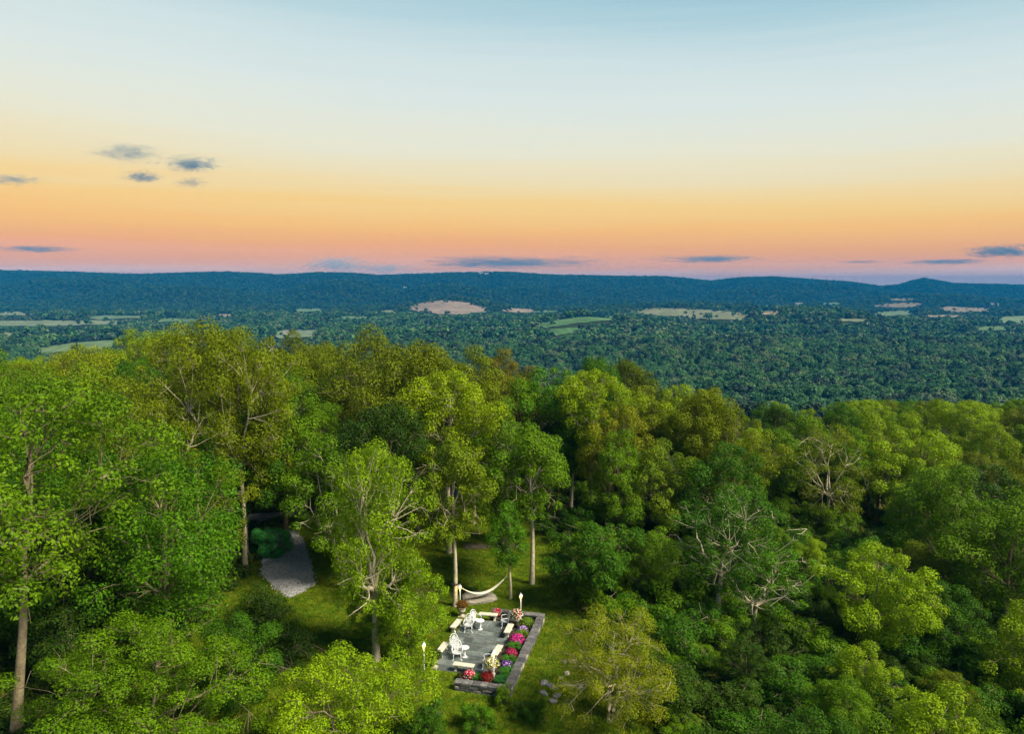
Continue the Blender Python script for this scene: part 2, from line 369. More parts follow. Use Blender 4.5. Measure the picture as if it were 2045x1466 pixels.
    if bare:   # bare limb ends pushing out of the crown
        for _ in range(int(bare)):
            j = rs.randint(K); c = C[j]; dirv = c - np.array([lean[0] * .5, lean[1] * .5, zb]); dirv /= np.linalg.norm(dirv)
            p0 = c + np.array([0, 0, cr * .2]); p1 = c + dirv * cr * 0.8 + rs.normal(size=3) * .3; p2 = c + dirv * cr * 1.5 + rs.normal(size=3) * .6
            mb.tube([p0, p1, p2], [0.035, 0.028, 0.01], 4); p3 = p1 + rs.normal(size=3) * .8; mb.tube([p1, (p1 + p3) / 2 + rs.normal(size=3) * .1, p3], [0.03, 0.02, 0.01], 4)
    tm = mb.me(key + '_trunk', True)
    rr = cr * rs.uniform(0.5, 1.32, K); wgt = rr ** 2 / (rr ** 2).sum()
    Q = []; Vv = []
    for i in range(K):
        n = max(8, int(nl * wgt[i])); q = clump_leaves(C[i], rr[i], n, L, W, rs, squash, droop, up); Q.append(q)
        Vv.append(np.clip(0.5 + rs.normal(0, 0.10) + rs.normal(0, 0.2, n), 0, 1))
    cm = quads_mesh(key + '_crown', np.concatenate(Q), np.concatenate(Vv))
    cm.materials.append(LEAF)
    return tm, cm
PROTO = {}
def proto(key, *a, **k):
    bark = k.pop('bark', BARK); tm, cm = make_tree(key, *a, **k); tm.materials.append(bark); PROTO[key] = (tm, cm, a[1], a[2])
def plant_tree(key, loc, H, rz, color, label, cat='tree', group=None, name='deciduous_tree', wide=1.0):
    tm, cm, h0, r0 = PROTO[key]; s = H / h0
    z = T(loc[0], loc[1])
    o = thing(name, label, cat, (loc[0], loc[1], z), rz, group, (s * wide, s * wide, s))
    link('trunk' if cat == 'tree' else 'stem', tm, o)
    c = link('crown' if cat == 'tree' else 'foliage', cm, o); c.color = (color[0] * 1.45, color[1] * 1.72, color[2] * 0.4, 1)
    return o
def instancer(name, pts, scl, idx, protos, rot=None):
    n = len(pts); me = bpy.data.meshes.new(name); me.vertices.add(n); me.vertices.foreach_set('co', np.asarray(pts, np.float32).reshape(-1))
    a = me.attributes.new('scl', 'FLOAT_VECTOR', 'POINT'); a.data.foreach_set('vector', np.asarray(scl, np.float32).reshape(-1))
    a = me.attributes.new('rz', 'FLOAT_VECTOR', 'POINT'); rr = np.zeros((n, 3), np.float32); rr[:, 2] = np.random.RandomState(n).uniform(0, 6.28, n)
    if rot is not None: rr = np.asarray(rot, np.float32)
    a.data.foreach_set('vector', rr.reshape(-1))
    a = me.attributes.new('idx', 'INT', 'POINT'); a.data.foreach_set('value', np.asarray(idx, np.int32))
    o = link(name, me)
    g = bpy.data.node_groups.new(name, 'GeometryNodeTree')
    g.interface.new_socket('Geometry', in_out='INPUT', socket_type='NodeSocketGeometry'); g.interface.new_socket('Geometry', in_out='OUTPUT', socket_type='NodeSocketGeometry')
    N, L = g.nodes, g.links; gi = N.new('NodeGroupInput'); go = N.new('NodeGroupOutput'); ip = N.new('GeometryNodeInstanceOnPoints'); jg = N.new('GeometryNodeJoinGeometry')
    for p_ in protos:
        oi = N.new('GeometryNodeObjectInfo'); oi.inputs['Object'].default_value = p_; oi.inputs['As Instance'].default_value = True; L.new(oi.outputs['Geometry'], jg.inputs[0])
    def na(nm, ty):
        x = N.new('GeometryNodeInputNamedAttribute'); x.data_type = ty; x.inputs['Name'].default_value = nm; return x.outputs['Attribute']
    L.new(gi.outputs[0], ip.inputs['Points']); L.new(jg.outputs[0], ip.inputs['Instance']); ip.inputs['Pick Instance'].default_value = True
    L.new(na('idx', 'INT'), ip.inputs['Instance Index']); L.new(na('scl', 'FLOAT_VECTOR'), ip.inputs['Scale'])
    e2r = N.new('FunctionNodeEulerToRotation'); L.new(na('rz', 'FLOAT_VECTOR'), e2r.inputs[0]); L.new(e2r.outputs[0], ip.inputs['Rotation'])
    L.new(ip.outputs[0], go.inputs[0])
    md = o.modifiers.new('scatter', 'NODES'); md.node_group = g
    return o
#@@SETTING
# ================================================================== ground sheet
def ground_sheet():
    ys = np.concatenate([np.arange(-60, 20, 4), np.arange(20, 34, 1.0), np.arange(34, 62, 0.5), np.arange(62, 140, 2.0), 140 * 1.022 ** np.arange(0, 200)])
    ys = ys[ys < 9500]
    ss = np.linspace(-1, 1, 241); ss = np.sign(ss) * np.abs(ss) ** 1.35
    Y = np.repeat(ys[:, None], len(ss), 1); X = ss[None] * (60 + 1.0 * np.maximum(Y, 0))
    Z = terr(X, Y)
    m = len(ss); V = np.stack([X, Y, Z], 2).reshape(-1, 3)
    Fc = []
    for i in range(len(ys) - 1):
        for j in range(m - 1): k = i * m + j; Fc.append((k, k + 1, k + m + 1, k + m))
    me = mesh('ground', V, Fc, True)
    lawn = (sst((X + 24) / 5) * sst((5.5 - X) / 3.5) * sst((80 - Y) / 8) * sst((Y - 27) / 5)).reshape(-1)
    dry = (np.exp(-((X - 6.0) / 2.6) ** 2 - ((Y - 42.5) / 3.6) ** 2) + 0.8 * np.exp(-((X - 6.5) / 2.2) ** 2 - ((Y - 37) / 2) ** 2)).reshape(-1)
    for nm, a in (('lawn', lawn), ('dry', np.clip(dry, 0, 1))):
        t = me.attributes.new(nm, 'FLOAT', 'POINT'); t.data.foreach_set('value', a.astype(np.float32))
    m_, n, N, L = new_mat('ground'); o = N.new('ShaderNodeOutputMaterial'); b = N.new('ShaderNodeBsdfPrincipled'); L.new(b.outputs[0], o.inputs[0])
    b.inputs['Roughness'].default_value = 0.95; b.inputs['Specular IOR Level'].default_value = 0.1
    tcn = N.new('ShaderNodeTexCoord')
    def noise(s, d=8):
        z = N.new('ShaderNodeTexNoise'); z.inputs['Scale'].default_value = s; z.inputs['Detail'].default_value = d; z.inputs['Roughness'].default_value = 0.7
        L.new(tcn.outputs['Object'], z.inputs['Vector']); return z.outputs['Fac']
    def rampn(f, cs):
        r = N.new('ShaderNodeValToRGB'); e = r.color_ramp.elements; e[0].position, e[0].color = cs[0][0], (*cs[0][1], 1); e[1].position, e[1].color = cs[-1][0], (*cs[-1][1], 1)
        for p_, c in cs[1:-1]: q = e.new(p_); q.color = (*c, 1)
        L.new(f, r.inputs[0]); return r.outputs[0]
    def mix(f, a, c):
        x = N.new('ShaderNodeMix'); x.data_type = 'RGBA'; L.new(f, x.inputs[0]); L.new(a, x.inputs[6]); L.new(c, x.inputs[7]); return x.outputs[2]
    def attr(nm): x = N.new('ShaderNodeAttribute'); x.attribute_name = nm; return x.outputs['Fac']
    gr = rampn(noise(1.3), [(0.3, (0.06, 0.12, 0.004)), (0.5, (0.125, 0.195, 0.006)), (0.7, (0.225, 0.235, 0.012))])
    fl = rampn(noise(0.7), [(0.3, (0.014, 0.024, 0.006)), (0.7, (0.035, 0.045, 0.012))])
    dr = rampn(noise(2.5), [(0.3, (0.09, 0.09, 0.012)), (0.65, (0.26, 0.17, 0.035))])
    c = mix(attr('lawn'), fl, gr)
    mm = N.new('ShaderNodeMath'); mm.operation = 'MULTIPLY'; L.new(attr('dry'), mm.inputs[0]); k = N.new('ShaderNodeMapRange'); L.new(noise(0.9), k.inputs[0]); k.inputs[1].default_value = .35; k.inputs[2].default_value = .6; L.new(k.outputs[0], mm.inputs[1])
    c = mix(mm.outputs[0], c, dr)
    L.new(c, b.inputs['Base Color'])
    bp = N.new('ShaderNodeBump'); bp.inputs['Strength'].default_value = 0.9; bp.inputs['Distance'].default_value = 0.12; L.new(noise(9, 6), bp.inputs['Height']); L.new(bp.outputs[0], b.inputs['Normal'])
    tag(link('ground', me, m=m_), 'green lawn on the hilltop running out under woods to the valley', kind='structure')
ground_sheet()
def sheet(name, poly, m, lift, label, res=0.6, world=True, kind='structure'):
    """polygon (world x,y) draped on the ground"""
    bm = bmesh.new(); xs = [p[0] for p in poly]; ys = [p[1] for p in poly]
    nx = max(2, int((max(xs) - min(xs)) / res)); ny = max(2, int((max(ys) - min(ys)) / res))
    vs = [bm.verts.new((x, y, 0)) for x, y in poly]; bm.faces.new(vs)
    for i in range(1, nx):
        bmesh.ops.bisect_plane(bm, geom=bm.verts[:] + bm.edges[:] + bm.faces[:], plane_co=(min(xs) + (max(xs) - min(xs)) * i / nx, 0, 0), plane_no=(1, 0, 0))
    for i in range(1, ny):
        bmesh.ops.bisect_plane(bm, geom=bm.verts[:] + bm.edges[:] + bm.faces[:], plane_co=(0, min(ys) + (max(ys) - min(ys)) * i / ny, 0), plane_no=(0, 1, 0))
    zz = terr([v.co.x for v in bm.verts], [v.co.y for v in bm.verts])
    for v, z_ in zip(bm.verts, zz): v.co.z = float(z_) + lift
    bmesh.ops.recalc_face_normals(bm, faces=bm.faces[:])
    if sum(f.normal.z for f in bm.faces) < 0: bmesh.ops.reverse_faces(bm, faces=bm.faces[:])
    me = bpy.data.meshes.new(name); bm.to_mesh(me); bm.free()
    return tag(link(name, me, m=m), label, kind=kind)
# gravel pad, lane
GRAVEL = [tuple(P(*q)[:2]) for q in [(578, 1196), (606, 1184), (627, 1168), (622, 1130), (612, 1098), (600, 1072), (575, 1062), (545, 1066), (530, 1082), (524, 1120), (522, 1146), (545, 1172)]]
sheet('gravel_pad', GRAVEL, GRAVELM, 0.03, 'pale grey gravel parking pad beside the lane')
def ribbon(pts, wd):
    l = []; r = []
    for i, p in enumerate(pts):
        a = Vector(pts[max(i - 1, 0)]); b = Vector(pts[min(i + 1, len(pts) - 1)]); d = (b - a).normalized(); n = Vector((-d.y, d.x)); l.append(tuple(Vector(p) + n * wd / 2)); r.append(tuple(Vector(p) - n * wd / 2))
    return l + r[::-1]
LANE = [tuple(P(*q)[:2]) for q in [(-150, 1190), (40, 1150), (180, 1115), (330, 1070), (450, 1042), (590, 1027), (760, 1008), (900, 990), (1000, 976), (1120, 958), (1250, 940), (1330, 925)]]
sheet('lane', ribbon(LANE, 3.4), ASPHALT, 0.02, 'narrow grey asphalt lane winding between the trees', 1.2)
sheet('gravel_spur', [tuple(P(*q)[:2]) for q in [(575, 1062), (598, 1070), (590, 1044), (548, 1046), (545, 1066)]], GRAVELM, 0.026, 'short gravel spur joining the parking pad to the lane')
# ================================================================== fields of the valley
FIELDS = [('pinkish beige ploughed field doming over a low hill', [(812, 615), (840, 604), (885, 599), (930, 604), (968, 615), (975, 622), (935, 628), (890, 628), (840, 625)], ((0.34, 0.26, 0.20), (0.42, 0.33, 0.24))),
    ('long pale hay field with a green lower edge on the far swell', [(1252, 622), (1300, 615), (1380, 617), (1450, 622), (1500, 628), (1480, 640), (1420, 638), (1340, 632), (1290, 628)], ((0.24, 0.25, 0.13), (0.32, 0.29, 0.18))),
    ('green pasture on the near swell of the valley', [(1068, 650), (1100, 640), (1160, 633), (1230, 632), (1262, 636), (1200, 642), (1140, 648), (1090, 656)], ((0.10, 0.20, 0.07), (0.16, 0.25, 0.10))),
    ('small bright green pasture below the near swell', [(1080, 662), (1120, 656), (1170, 655), (1150, 664), (1100, 672)], ((0.09, 0.19, 0.06), (0.14, 0.24, 0.09))),
    ('small tan stubble field beside the wooded knoll', [(1508, 624), (1540, 619), (1568, 620), (1545, 629), (1515, 629)], ((0.40, 0.32, 0.20), (0.48, 0.39, 0.25))),
    ('tan strip of field in front of the beige hill', [(1000, 620), (1030, 614), (1068, 618), (1060, 625), (1020, 624)], ((0.36, 0.28, 0.20), (0.42, 0.34, 0.25))),
    ('pale meadow strip across the valley floor on the left', [(-40, 641), (90, 640), (250, 641), (245, 649), (100, 651), (-40, 652)], ((0.22, 0.27, 0.15), (0.30, 0.32, 0.2))),
    ('green meadow lower down the valley on the left', [(55, 700), (120, 688), (220, 680), (262, 681), (240, 692), (140, 702), (70, 706)], ((0.16, 0.24, 0.10), (0.22, 0.28, 0.13))),
    ('pale meadow with a white house seen between the tall crowns', [(530, 664), (575, 659), (640, 660), (636, 672), (560, 676)], ((0.20, 0.26, 0.15), (0.27, 0.3, 0.18))),
    ('narrow green pasture at the foot of the ridge', [(565, 620), (600, 616), (640, 615), (660, 620), (600, 624)], ((0.16, 0.26, 0.12), (0.2, 0.3, 0.14))),
    ('brown field under the round hill', [(1735, 612), (1775, 606), (1850, 606), (1835, 612), (1790, 616)], ((0.28, 0.22, 0.15), (0.36, 0.28, 0.19))),
    ('tan field strips at the foot of the round hill', [(1868, 616), (1900, 612), (1980, 616), (1990, 622), (1900, 624)], ((0.34, 0.27, 0.18), (0.40, 0.33, 0.22))),
    ('green field strips below the round hill', [(1725, 628), (1780, 621), (1830, 620), (1820, 630), (1760, 634)], ((0.18, 0.26, 0.13), (0.25, 0.3, 0.16))),
    ('pale green field at the right foot of the far ridge', [(1975, 634), (2060, 630), (2080, 646), (2010, 644)], ((0.2, 0.28, 0.13), (0.26, 0.32, 0.16))),
    ('tan mown strip in the wooded valley on the right', [(1925, 708), (1980, 709), (2060, 716), (2060, 722), (1980, 718), (1930, 713)], ((0.42, 0.36, 0.22), (0.48, 0.40, 0.26))),
    ('faint green clearing at the foot of the ridge on the left', [(150, 634), (210, 630), (300, 630), (290, 636), (200, 638)], ((0.16, 0.24, 0.12), (0.22, 0.28, 0.15)))]
def strip(px, py, w_, h_, sl=0.0):
    return [(px - w_ / 2, py + sl), (px - w_ * .2, py - h_ / 2 + sl * .4), (px + w_ * .25, py - h_ / 2 - sl * .3), (px + w_ / 2, py - sl), (px + w_ * .2, py + h_ / 2 - sl * .3), (px - w_ * .3, py + h_ / 2 + sl * .5)]
GP, TP, HP = ((0.15, 0.25, 0.10), (0.22, 0.30, 0.14)), ((0.36, 0.29, 0.19), (0.42, 0.34, 0.23)), ((0.24, 0.28, 0.15), (0.32, 0.33, 0.2))
for px_, py_, w_, h_, sl, c_, lab in [(30, 626, 150, 7, 0, HP, 'thin pale field at the foot of the far left ridge'), (350, 640, 120, 7, 0, GP, 'green strip of pasture behind the tall elms'), (440, 630, 90, 5, 0, TP, 'tan strip by the lone white house under the ridge'), (20, 668, 110, 8, 1, HP, 'pale meadow below the long meadow strip'), (140, 662, 130, 6, 0, GP, 'green hedged pasture below the long meadow strip'),
        (700, 634, 120, 6, 0, GP, 'green strip above the brownish oaks'), (770, 622, 60, 5, 0, HP, 'small hay field left of the ploughed hill'), (1090, 622, 60, 5, 1, GP, 'small green field right of the tan strip'), (1700, 640, 90, 6, 0, HP, 'hay strip right of the wooded knoll'), (1880, 632, 130, 5, 0, TP, 'tan strip under the field strips of the round hill'), (1800, 598, 60, 4, 0, TP, 'brown patch high on the flank of the round hill'),
        (1660, 606, 70, 5, 0, GP, 'green patch beside the large white farm'), (1990, 656, 120, 7, 0, GP, 'green pasture lower on the right of the valley')]:
    FIELDS.append((lab, strip(px_, py_, w_, h_, sl), c_))
def field_mat(c1, c2, ang):
    m, n, N, L = new_mat('field_crop'); o = N.new('ShaderNodeOutputMaterial'); b = N.new('ShaderNodeBsdfPrincipled'); L.new(b.outputs[0], o.inputs[0]); b.inputs['Roughness'].default_value = .95; b.inputs['Specular IOR Level'].default_value = .1
    t = N.new('ShaderNodeTexCoord'); nz = N.new('ShaderNodeTexNoise'); nz.inputs['Scale'].default_value = .016; nz.inputs['Detail'].default_value = 8; nz.inputs['Roughness'].default_value = .7; L.new(t.outputs['Object'], nz.inputs['Vector'])
    mp = N.new('ShaderNodeMapping'); mp.inputs['Rotation'].default_value = (0, 0, ang); L.new(t.outputs['Object'], mp.inputs[0]); wv = N.new('ShaderNodeTexWave'); wv.inputs['Scale'].default_value = .016; wv.inputs['Distortion'].default_value = 3; wv.inputs['Detail'].default_value = 2; wv.inputs['Detail Scale'].default_value = .6; L.new(mp.outputs[0], wv.inputs['Vector'])
    ad = N.new('ShaderNodeMath'); ad.operation = 'MULTIPLY_ADD'; L.new(wv.outputs['Fac'], ad.inputs[0]); ad.inputs[1].default_value = .12; L.new(nz.outputs['Fac'], ad.inputs[2])
    rp = N.new('ShaderNodeValToRGB'); e = rp.color_ramp.elements; e[0].position = .38; e[0].color = (*[v * .7 for v in c1], 1); e[1].position = .86; e[1].color = (*c2, 1); q = e.new(.6); q.color = (*c1, 1); L.new(ad.outputs[0], rp.inputs[0]); L.new(rp.outputs[0], b.inputs['Base Color']); return m
FPOLY = []; _fr = random.Random(6)
for lab, poly, (c1, c2) in FIELDS:
    wp = []
    for i in range(len(poly)):
        a, b = poly[i], poly[(i + 1) % len(poly)]
        for t in (0, 0.25, 0.5, 0.75):
            h_ = hit(a[0] + (b[0] - a[0]) * t + _fr.uniform(-3, 3), a[1] + (b[1] - a[1]) * t + _fr.uniform(-.7, .7), 1.5, 300); wp.append((h_.x, h_.y))
    xs = [p[0] for p in wp]; ys = [p[1] for p in wp]
    m_ = field_mat(tuple(v * .75 for v in c1), tuple(v * .95 for v in c2), _fr.uniform(-.6, .6))
    try: sheet('field', wp, m_, 1.5, lab, max(12, (max(xs) - min(xs)) / 16))
    except Exception as ex: print('field', ex)
    FPOLY.append(poly)
# ================================================================== woods of the valley and the ridge
def far_crown(name, seed, nclump, nleaf, L, m=None, cone=False):
    rs = np.random.RandomState(seed); Q = []; Vv = []
    for i in range(nclump):
        a = rs.uniform(0, 6.28); t = rs.uniform(0, 1); r = 0.5 * math.sqrt(rs.uniform(0.05, 1)) * (1 - 0.35 * t)
        c = np.array([r * math.cos(a), r * math.sin(a), 0.42 + 0.48 * t])
        if cone: r = 0.30 * (1 - t); c = np.array([r * math.cos(a), r * math.sin(a), 0.15 + 1.0 * t])
        q = clump_leaves(c, rs.uniform(0.13, 0.26) * (0.55 if cone else 1), nleaf, L, L * 0.8, rs, 0.85, 0.1, 0.4, 0.6); Q.append(q); Vv.append(np.clip(0.5 + rs.normal(0, .12) + rs.normal(0, .15, nleaf), 0, 1))
    me = quads_mesh(name, np.concatenate(Q), np.concatenate(Vv)); me.materials.append(m or FARLEAF)
    # leaf clumps only, without a trunk
    return bpy.data.objects.new(name, me)
for nd in RIDGELEAF.node_tree.nodes:  # ridge leaf colours darkened in place of thicker blue haze
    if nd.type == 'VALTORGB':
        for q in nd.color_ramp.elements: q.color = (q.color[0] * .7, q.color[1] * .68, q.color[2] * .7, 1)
MIDP = [far_crown('valley_tree', 40 + i, 18, 66, 0.12) for i in range(6)] + [far_crown('valley_conifer', 46, 18, 50, .11, FARDARK, True), far_crown('valley_conifer', 47, 18, 50, .11, FARDARK), far_crown('valley_birch', 48, 16, 50, .11, FARPALE)]
FARP = [far_crown('valley_floor_tree', 60 + i, 8, 16, 0.30) for i in range(6)] + [far_crown('ridge_conifer', 66, 8, 14, .26, FARDARK, True), far_crown('ridge_conifer', 67, 8, 16, .3, FARDARK), far_crown('ridge_birch', 68, 8, 16, .3, FARPALE)]
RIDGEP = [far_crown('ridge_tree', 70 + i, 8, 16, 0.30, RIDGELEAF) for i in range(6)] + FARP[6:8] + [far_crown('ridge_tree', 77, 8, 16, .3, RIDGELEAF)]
def scatter(y0, y1, n, xw, seed, hmin, hmax, name, label, protos, thin=0.0):
    rs = np.random.RandomState(seed)
    Y = np.sqrt(rs.uniform(y0 ** 2, y1 ** 2, n)); X = rs.uniform(-1, 1, n) * (xw * Y + 40)
    Z = terr(X, Y); H = rs.uniform(hmin, hmax, n) * (1 + 0.22 * wav(X, Y, 160)) * np.where(rs.uniform(0, 1, n) < .2, .6, 1)
    keep = np.ones(n, bool)
    jx = rs.normal(0, 7, n); jy = rs.normal(0, 1.7, n); lone = rs.uniform(0, 1, n) < 0.012
    for fr in (0.0, 0.5, 1.0):
        c, s = math.cos(PITCH), math.sin(PITCH); zz = Z + H * fr - HC
        f = Y * c - zz * s; u = Y * s + zz * c; px = CX + F * X / f; py = CY - F * u / f
        for poly in FPOLY: keep &= ~inpoly(px + jx, py + jy, poly) | lone
    if thin: keep &= (wav(X, Y, 420) < 0.75) | (rs.uniform(0, 1, n) < 0.25)
    X, Y, Z, H = X[keep], Y[keep], Z[keep], H[keep]; k = len(X)
    Wd = H * rs.uniform(0.75, 1.15, k)
    idx = rs.randint(0, 6, k); nz = wav(X + 50, Y * 0.6, 330); u_ = rs.uniform(0, 1, k)      # stands of conifers and of paler trees
    idx = np.where((nz > .55) & (u_ < .7), 6 + (u_ < .35), np.where((nz < -.6) & (u_ < .55), 8, np.where(u_ > .96, 6, np.where(u_ > .92, 8, idx))))
    o = instancer(name, np.stack([X, Y, Z - 1], 1), np.stack([Wd, Wd, H], 1), idx, protos)
    tag(o, label, kind='stuff'); print(name, k)
scatter(300, 1250, 24000, 0.80, 1, 10, 18, 'valley_wood', 'dense green woodland filling the near valley', MIDP)
scatter(1250, 2600, 32000, 0.80, 2, 10, 19, 'valley_floor_wood', 'hazy blue green woodland across the valley floor', FARP, 1)
scatter(2600, 4000, 42000, 0.80, 3, 10, 18, 'far_valley_wood', 'far blue woodland at the foot of the ridge', RIDGEP, 1)
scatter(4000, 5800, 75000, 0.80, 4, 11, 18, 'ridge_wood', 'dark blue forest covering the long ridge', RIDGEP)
#@@TREES
# ================================================================== trees of the hilltop
YG = (0.14, 0.175, 0.008); MID = (0.075, 0.125, 0.007); OLV = (0.105, 0.118, 0.007); DEEP = (0.035, 0.082, 0.010); TEAL = (0.05, 0.22, 0.20)
DARK = (0.022, 0.044, 0.010); LIME = (0.155, 0.205, 0.010); GOLD = (0.19, 0.135, 0.014); GRN = (0.052, 0.115, 0.008); OCH = (0.092, 0.102, 0.008)
# key, seed, H, crown radius, crown base fraction, shape
proto('oak', 11, 14, 5.2, 0.22, 'round', K=78, M=9, cr=1.25, nl=19000, tr=0.30)
proto('oakb', 12, 15, 4.6, 0.30, 'oval', K=74, M=9, cr=1.15, nl=18000, tr=0.28)
proto('maple', 13, 13, 4.2, 0.25, 'oval', K=66, M=8, cr=1.1, nl=16000, tr=0.24)
proto('maplec', 14, 12, 3.8, 0.15, 'round', K=60, M=8, cr=1.05, nl=15000, tr=0.22)
proto('elm', 15, 19, 6.2, 0.36, 'vase', K=96, M=9, cr=1.25, nl=22000, tr=0.30, fork=True, up=0.35, bark=PALEBARK)
proto('elmb', 16, 18, 5.2, 0.34, 'vase', K=84, M=8, cr=1.2, nl=20000, tr=0.28, fork=True, up=0.35)
proto('hickory', 17, 15.5, 4.3, 0.42, 'vase', K=78, M=10, cr=1.05, nl=19000, tr=0.26, fork=True, bark=PALEBARK)
proto('ash', 18, 12, 3.4, 0.42, 'oval', K=52, M=7, cr=1.0, nl=12500, tr=0.24, bark=PALEBARK)
proto('ashb', 19, 12.5, 3.0, 0.36, 'oval', K=48, M=7, cr=0.95, nl=11500, tr=0.22, bark=PALEBARK, lean=(-0.6, 0.3))
proto('forked', 20, 13, 4.3, 0.22, 'round', K=84, M=8, cr=1.0, nl=18000, tr=0.34, fork=True, bark=PALEBARK, bare=2, L=0.22, W=0.12)
proto('birch', 21, 12, 2.8, 0.22, 'oval', K=50, M=7, cr=0.85, nl=11000, tr=0.18, stems=2, bark=PALEBARK, lean=(-1.6, 0), L=0.2, W=0.12)
proto('snag', 22, 12, 5.2, 0.24, 'flat', K=66, M=8, cr=0.95, nl=10500, tr=0.26, fork=True, bark=PALEBARK, bare=6, L=0.22, W=0.13)
proto('snagb', 23, 10, 3.6, 0.28, 'vase', K=52, M=6, cr=0.85, nl=8500, tr=0.21, fork=True, bark=PALEBARK, bare=5, L=0.2, W=0.12, lean=(1.2, 0))
proto('sparse', 24, 9, 4.4, 0.18, 'flat', K=84, M=7, cr=0.85, nl=24000, tr=0.24, fork=True, bark=PALEBARK, bare=3, L=0.15, W=0.085, stems=2)
proto('tallbare', 25, 18.5, 5.4, 0.44, 'round', K=74, M=9, cr=1.2, nl=15500, tr=0.28, bare=6, lean=(2.2, 0))
proto('sumac', 26, 7.5, 3.6, 0.30, 'flat', K=56, M=7, cr=0.85, nl=7500, L=0.46, W=0.12, tr=0.13, stems=3, droop=1.2, up=0.9)
proto('thicket', 27, 9, 3.4, 0.06, 'round', K=58, M=7, cr=0.95, nl=14000, tr=0.15, L=0.22, W=0.13, stems=2)
proto('thicketb', 28, 8, 3.0, 0.06, 'oval', K=54, M=6, cr=0.85, nl=13000, tr=0.14, L=0.2, W=0.12, stems=2)
proto('shrub', 29, 3.2, 2.0, 0.0, 'round', K=36, M=5, cr=0.62, nl=8000, tr=0.07, L=0.17, W=0.10, stems=3)
proto('shrubb', 30, 2.6, 2.2, 0.0, 'flat', K=36, M=5, cr=0.6, nl=6500, tr=0.06, L=0.24, W=0.08, stems=3, droop=0.8)
proto('yew', 31, 5.5, 2.9, 0.0, 'cone', K=84, M=10, cr=0.62, nl=17000, tr=0.16, L=0.2, W=0.05, droop=0.7, up=0.2, bark=DARKBARK)
proto('poplar', 32, 17, 3.6, 0.18, 'oval', K=72, M=9, cr=1.1, nl=17000, tr=0.24)
proto('bush', 33, 8, 4.2, 0.08, 'round', K=88, M=8, cr=0.85, nl=20000, tr=0.16, L=0.21, W=0.105, stems=2, droop=0.5)
proto('opentree', 34, 9.5, 5.4, 0.14, 'flat', K=100, M=8, cr=0.95, nl=34000, tr=0.18, L=0.19, W=0.11, fork=True, bare=0)
_tr = random.Random(3)
OCC = []                                   # ground taken: x, y, radius
def by_base(key, px, py, top, color, label, rz=None, z=None, wide=1.0, group=None, name='deciduous_tree', cat='tree'):
    b = hit(px, py) if z is None else P(px, py, z)
    H = at(px, top, b.y).z - T(b.x, b.y); OCC.append((b.x, b.y, 3.0))
    return plant_tree(key, b, H, _tr.uniform(0, 6.28) if rz is None else rz, color, label, cat, group, name, wide)
def by_top(key, px, py, H, color, label, rz=None, wide=1.0, group=None, name='deciduous_tree', cat='tree', y0=8):
    b = hit(px, py, H, y0); OCC.append((b.x, b.y, 3.2))
    return plant_tree(key, b, H, _tr.uniform(0, 6.28) if rz is None else rz, color, label, cat, group, name, wide)
# --- the trees that stand out
by_base('tallbare', 33, 1480, 745, MID, 'tall tree with a long bare pale trunk and broken forked limb', rz=0.0, name='oak_tree')
by_top('oak', 318, 895, 12.8, GRN, 'broad deep green oak with low boughs beside the dark yew', name='oak_tree', y0=36)
by_base('yew', 530, 1340, 1150, DARK, 'low dark spreading yew at the edge of the lawn', name='yew_tree')
by_base('opentree', 300, 1530, 1262, MID, 'loose spreading young tree with arching pale boughs and yellowing leaves', name='young_oak_tree', z=-0.2, wide=1.28)
by_base('bush', 690, 1530, 1300, LIME, 'bright lime green bushy tree below the front of the patio', name='bushy_tree', z=-0.4, wide=1.12)
by_base('thicket', 470, 1420, 1225, DEEP, 'dark green young tree in front of the yew', name='young_tree', z=0, wide=1.0)
by_base('thicketb', 160, 1390, 1180, DARK, 'added dark leaved young tree standing in for dark ground beside the long bare trunk', name='young_tree', z=0, wide=1.2)  # tree added to darken the open lawn, shade put into its leaf colour
by_base('forked', 752, 1322, 868, (0.12, 0.17, 0.008), 'large tree with forking pale trunk overhanging the left edge of the patio', name='forked_tree', wide=0.70)
by_base('birch', 690, 1176, 850, MID, 'leaning twin stemmed birch behind the lamp on the lawn', rz=0.2, name='birch_tree')
by_base('shrub', 540, 1112, 1046, TEAL, 'small blue green tree leaning over the gravel pad', name='small_tree', wide=0.85)
by_base('thicketb', 812, 1318, 1120, (0.13, 0.19, 0.01), 'leafy young tree filling in beneath the forked trunk', name='young_tree', wide=0.85)
by_base('thicket', 742, 1290, 1140, (0.11, 0.17, 0.01), 'light green young tree behind the forked trunk', name='young_tree', wide=0.7)
by_base('elm', 490, 1140, 648, OLV, 'tall elm with one slim straight trunk and fanning limbs', name='elm_tree', wide=0.72)
by_base('elmb', 441, 1124, 640, OLV, 'tall elm with a flared curving trunk beside the lane', name='elm_tree', wide=0.85)
by_base('hickory', 897, 1107, 738, (0.155, 0.185, 0.007), 'yellow green tree with an upswept fan of fine limbs behind the hammock', name='hickory_tree', wide=0.88)
by_base('ash', 909, 1213, 878, (0.10, 0.125, 0.012), 'straight pale trunked ash with a dark strap holding the hammock', name='ash_tree', wide=0.8)
by_base('ashb', 1020, 1197, 1000, GRN, 'small ash leaning at the free end of the hammock', name='ash_tree', rz=1.0, wide=0.9)
by_base('ash', 1062, 1167, 846, MID, 'slim bare trunked ash beyond the hammock on the right', name='ash_tree', rz=2.5, wide=0.85)
by_base('sumac', 1190, 1216, 1045, DEEP, 'dark feathery sumac with drooping fronds at the lawn edge', name='sumac_tree')
by_base('snagb', 1428, 1252, 975, DEEP, 'slender pale tree with two forked white limbs in the thicket', name='forked_tree', rz=0)
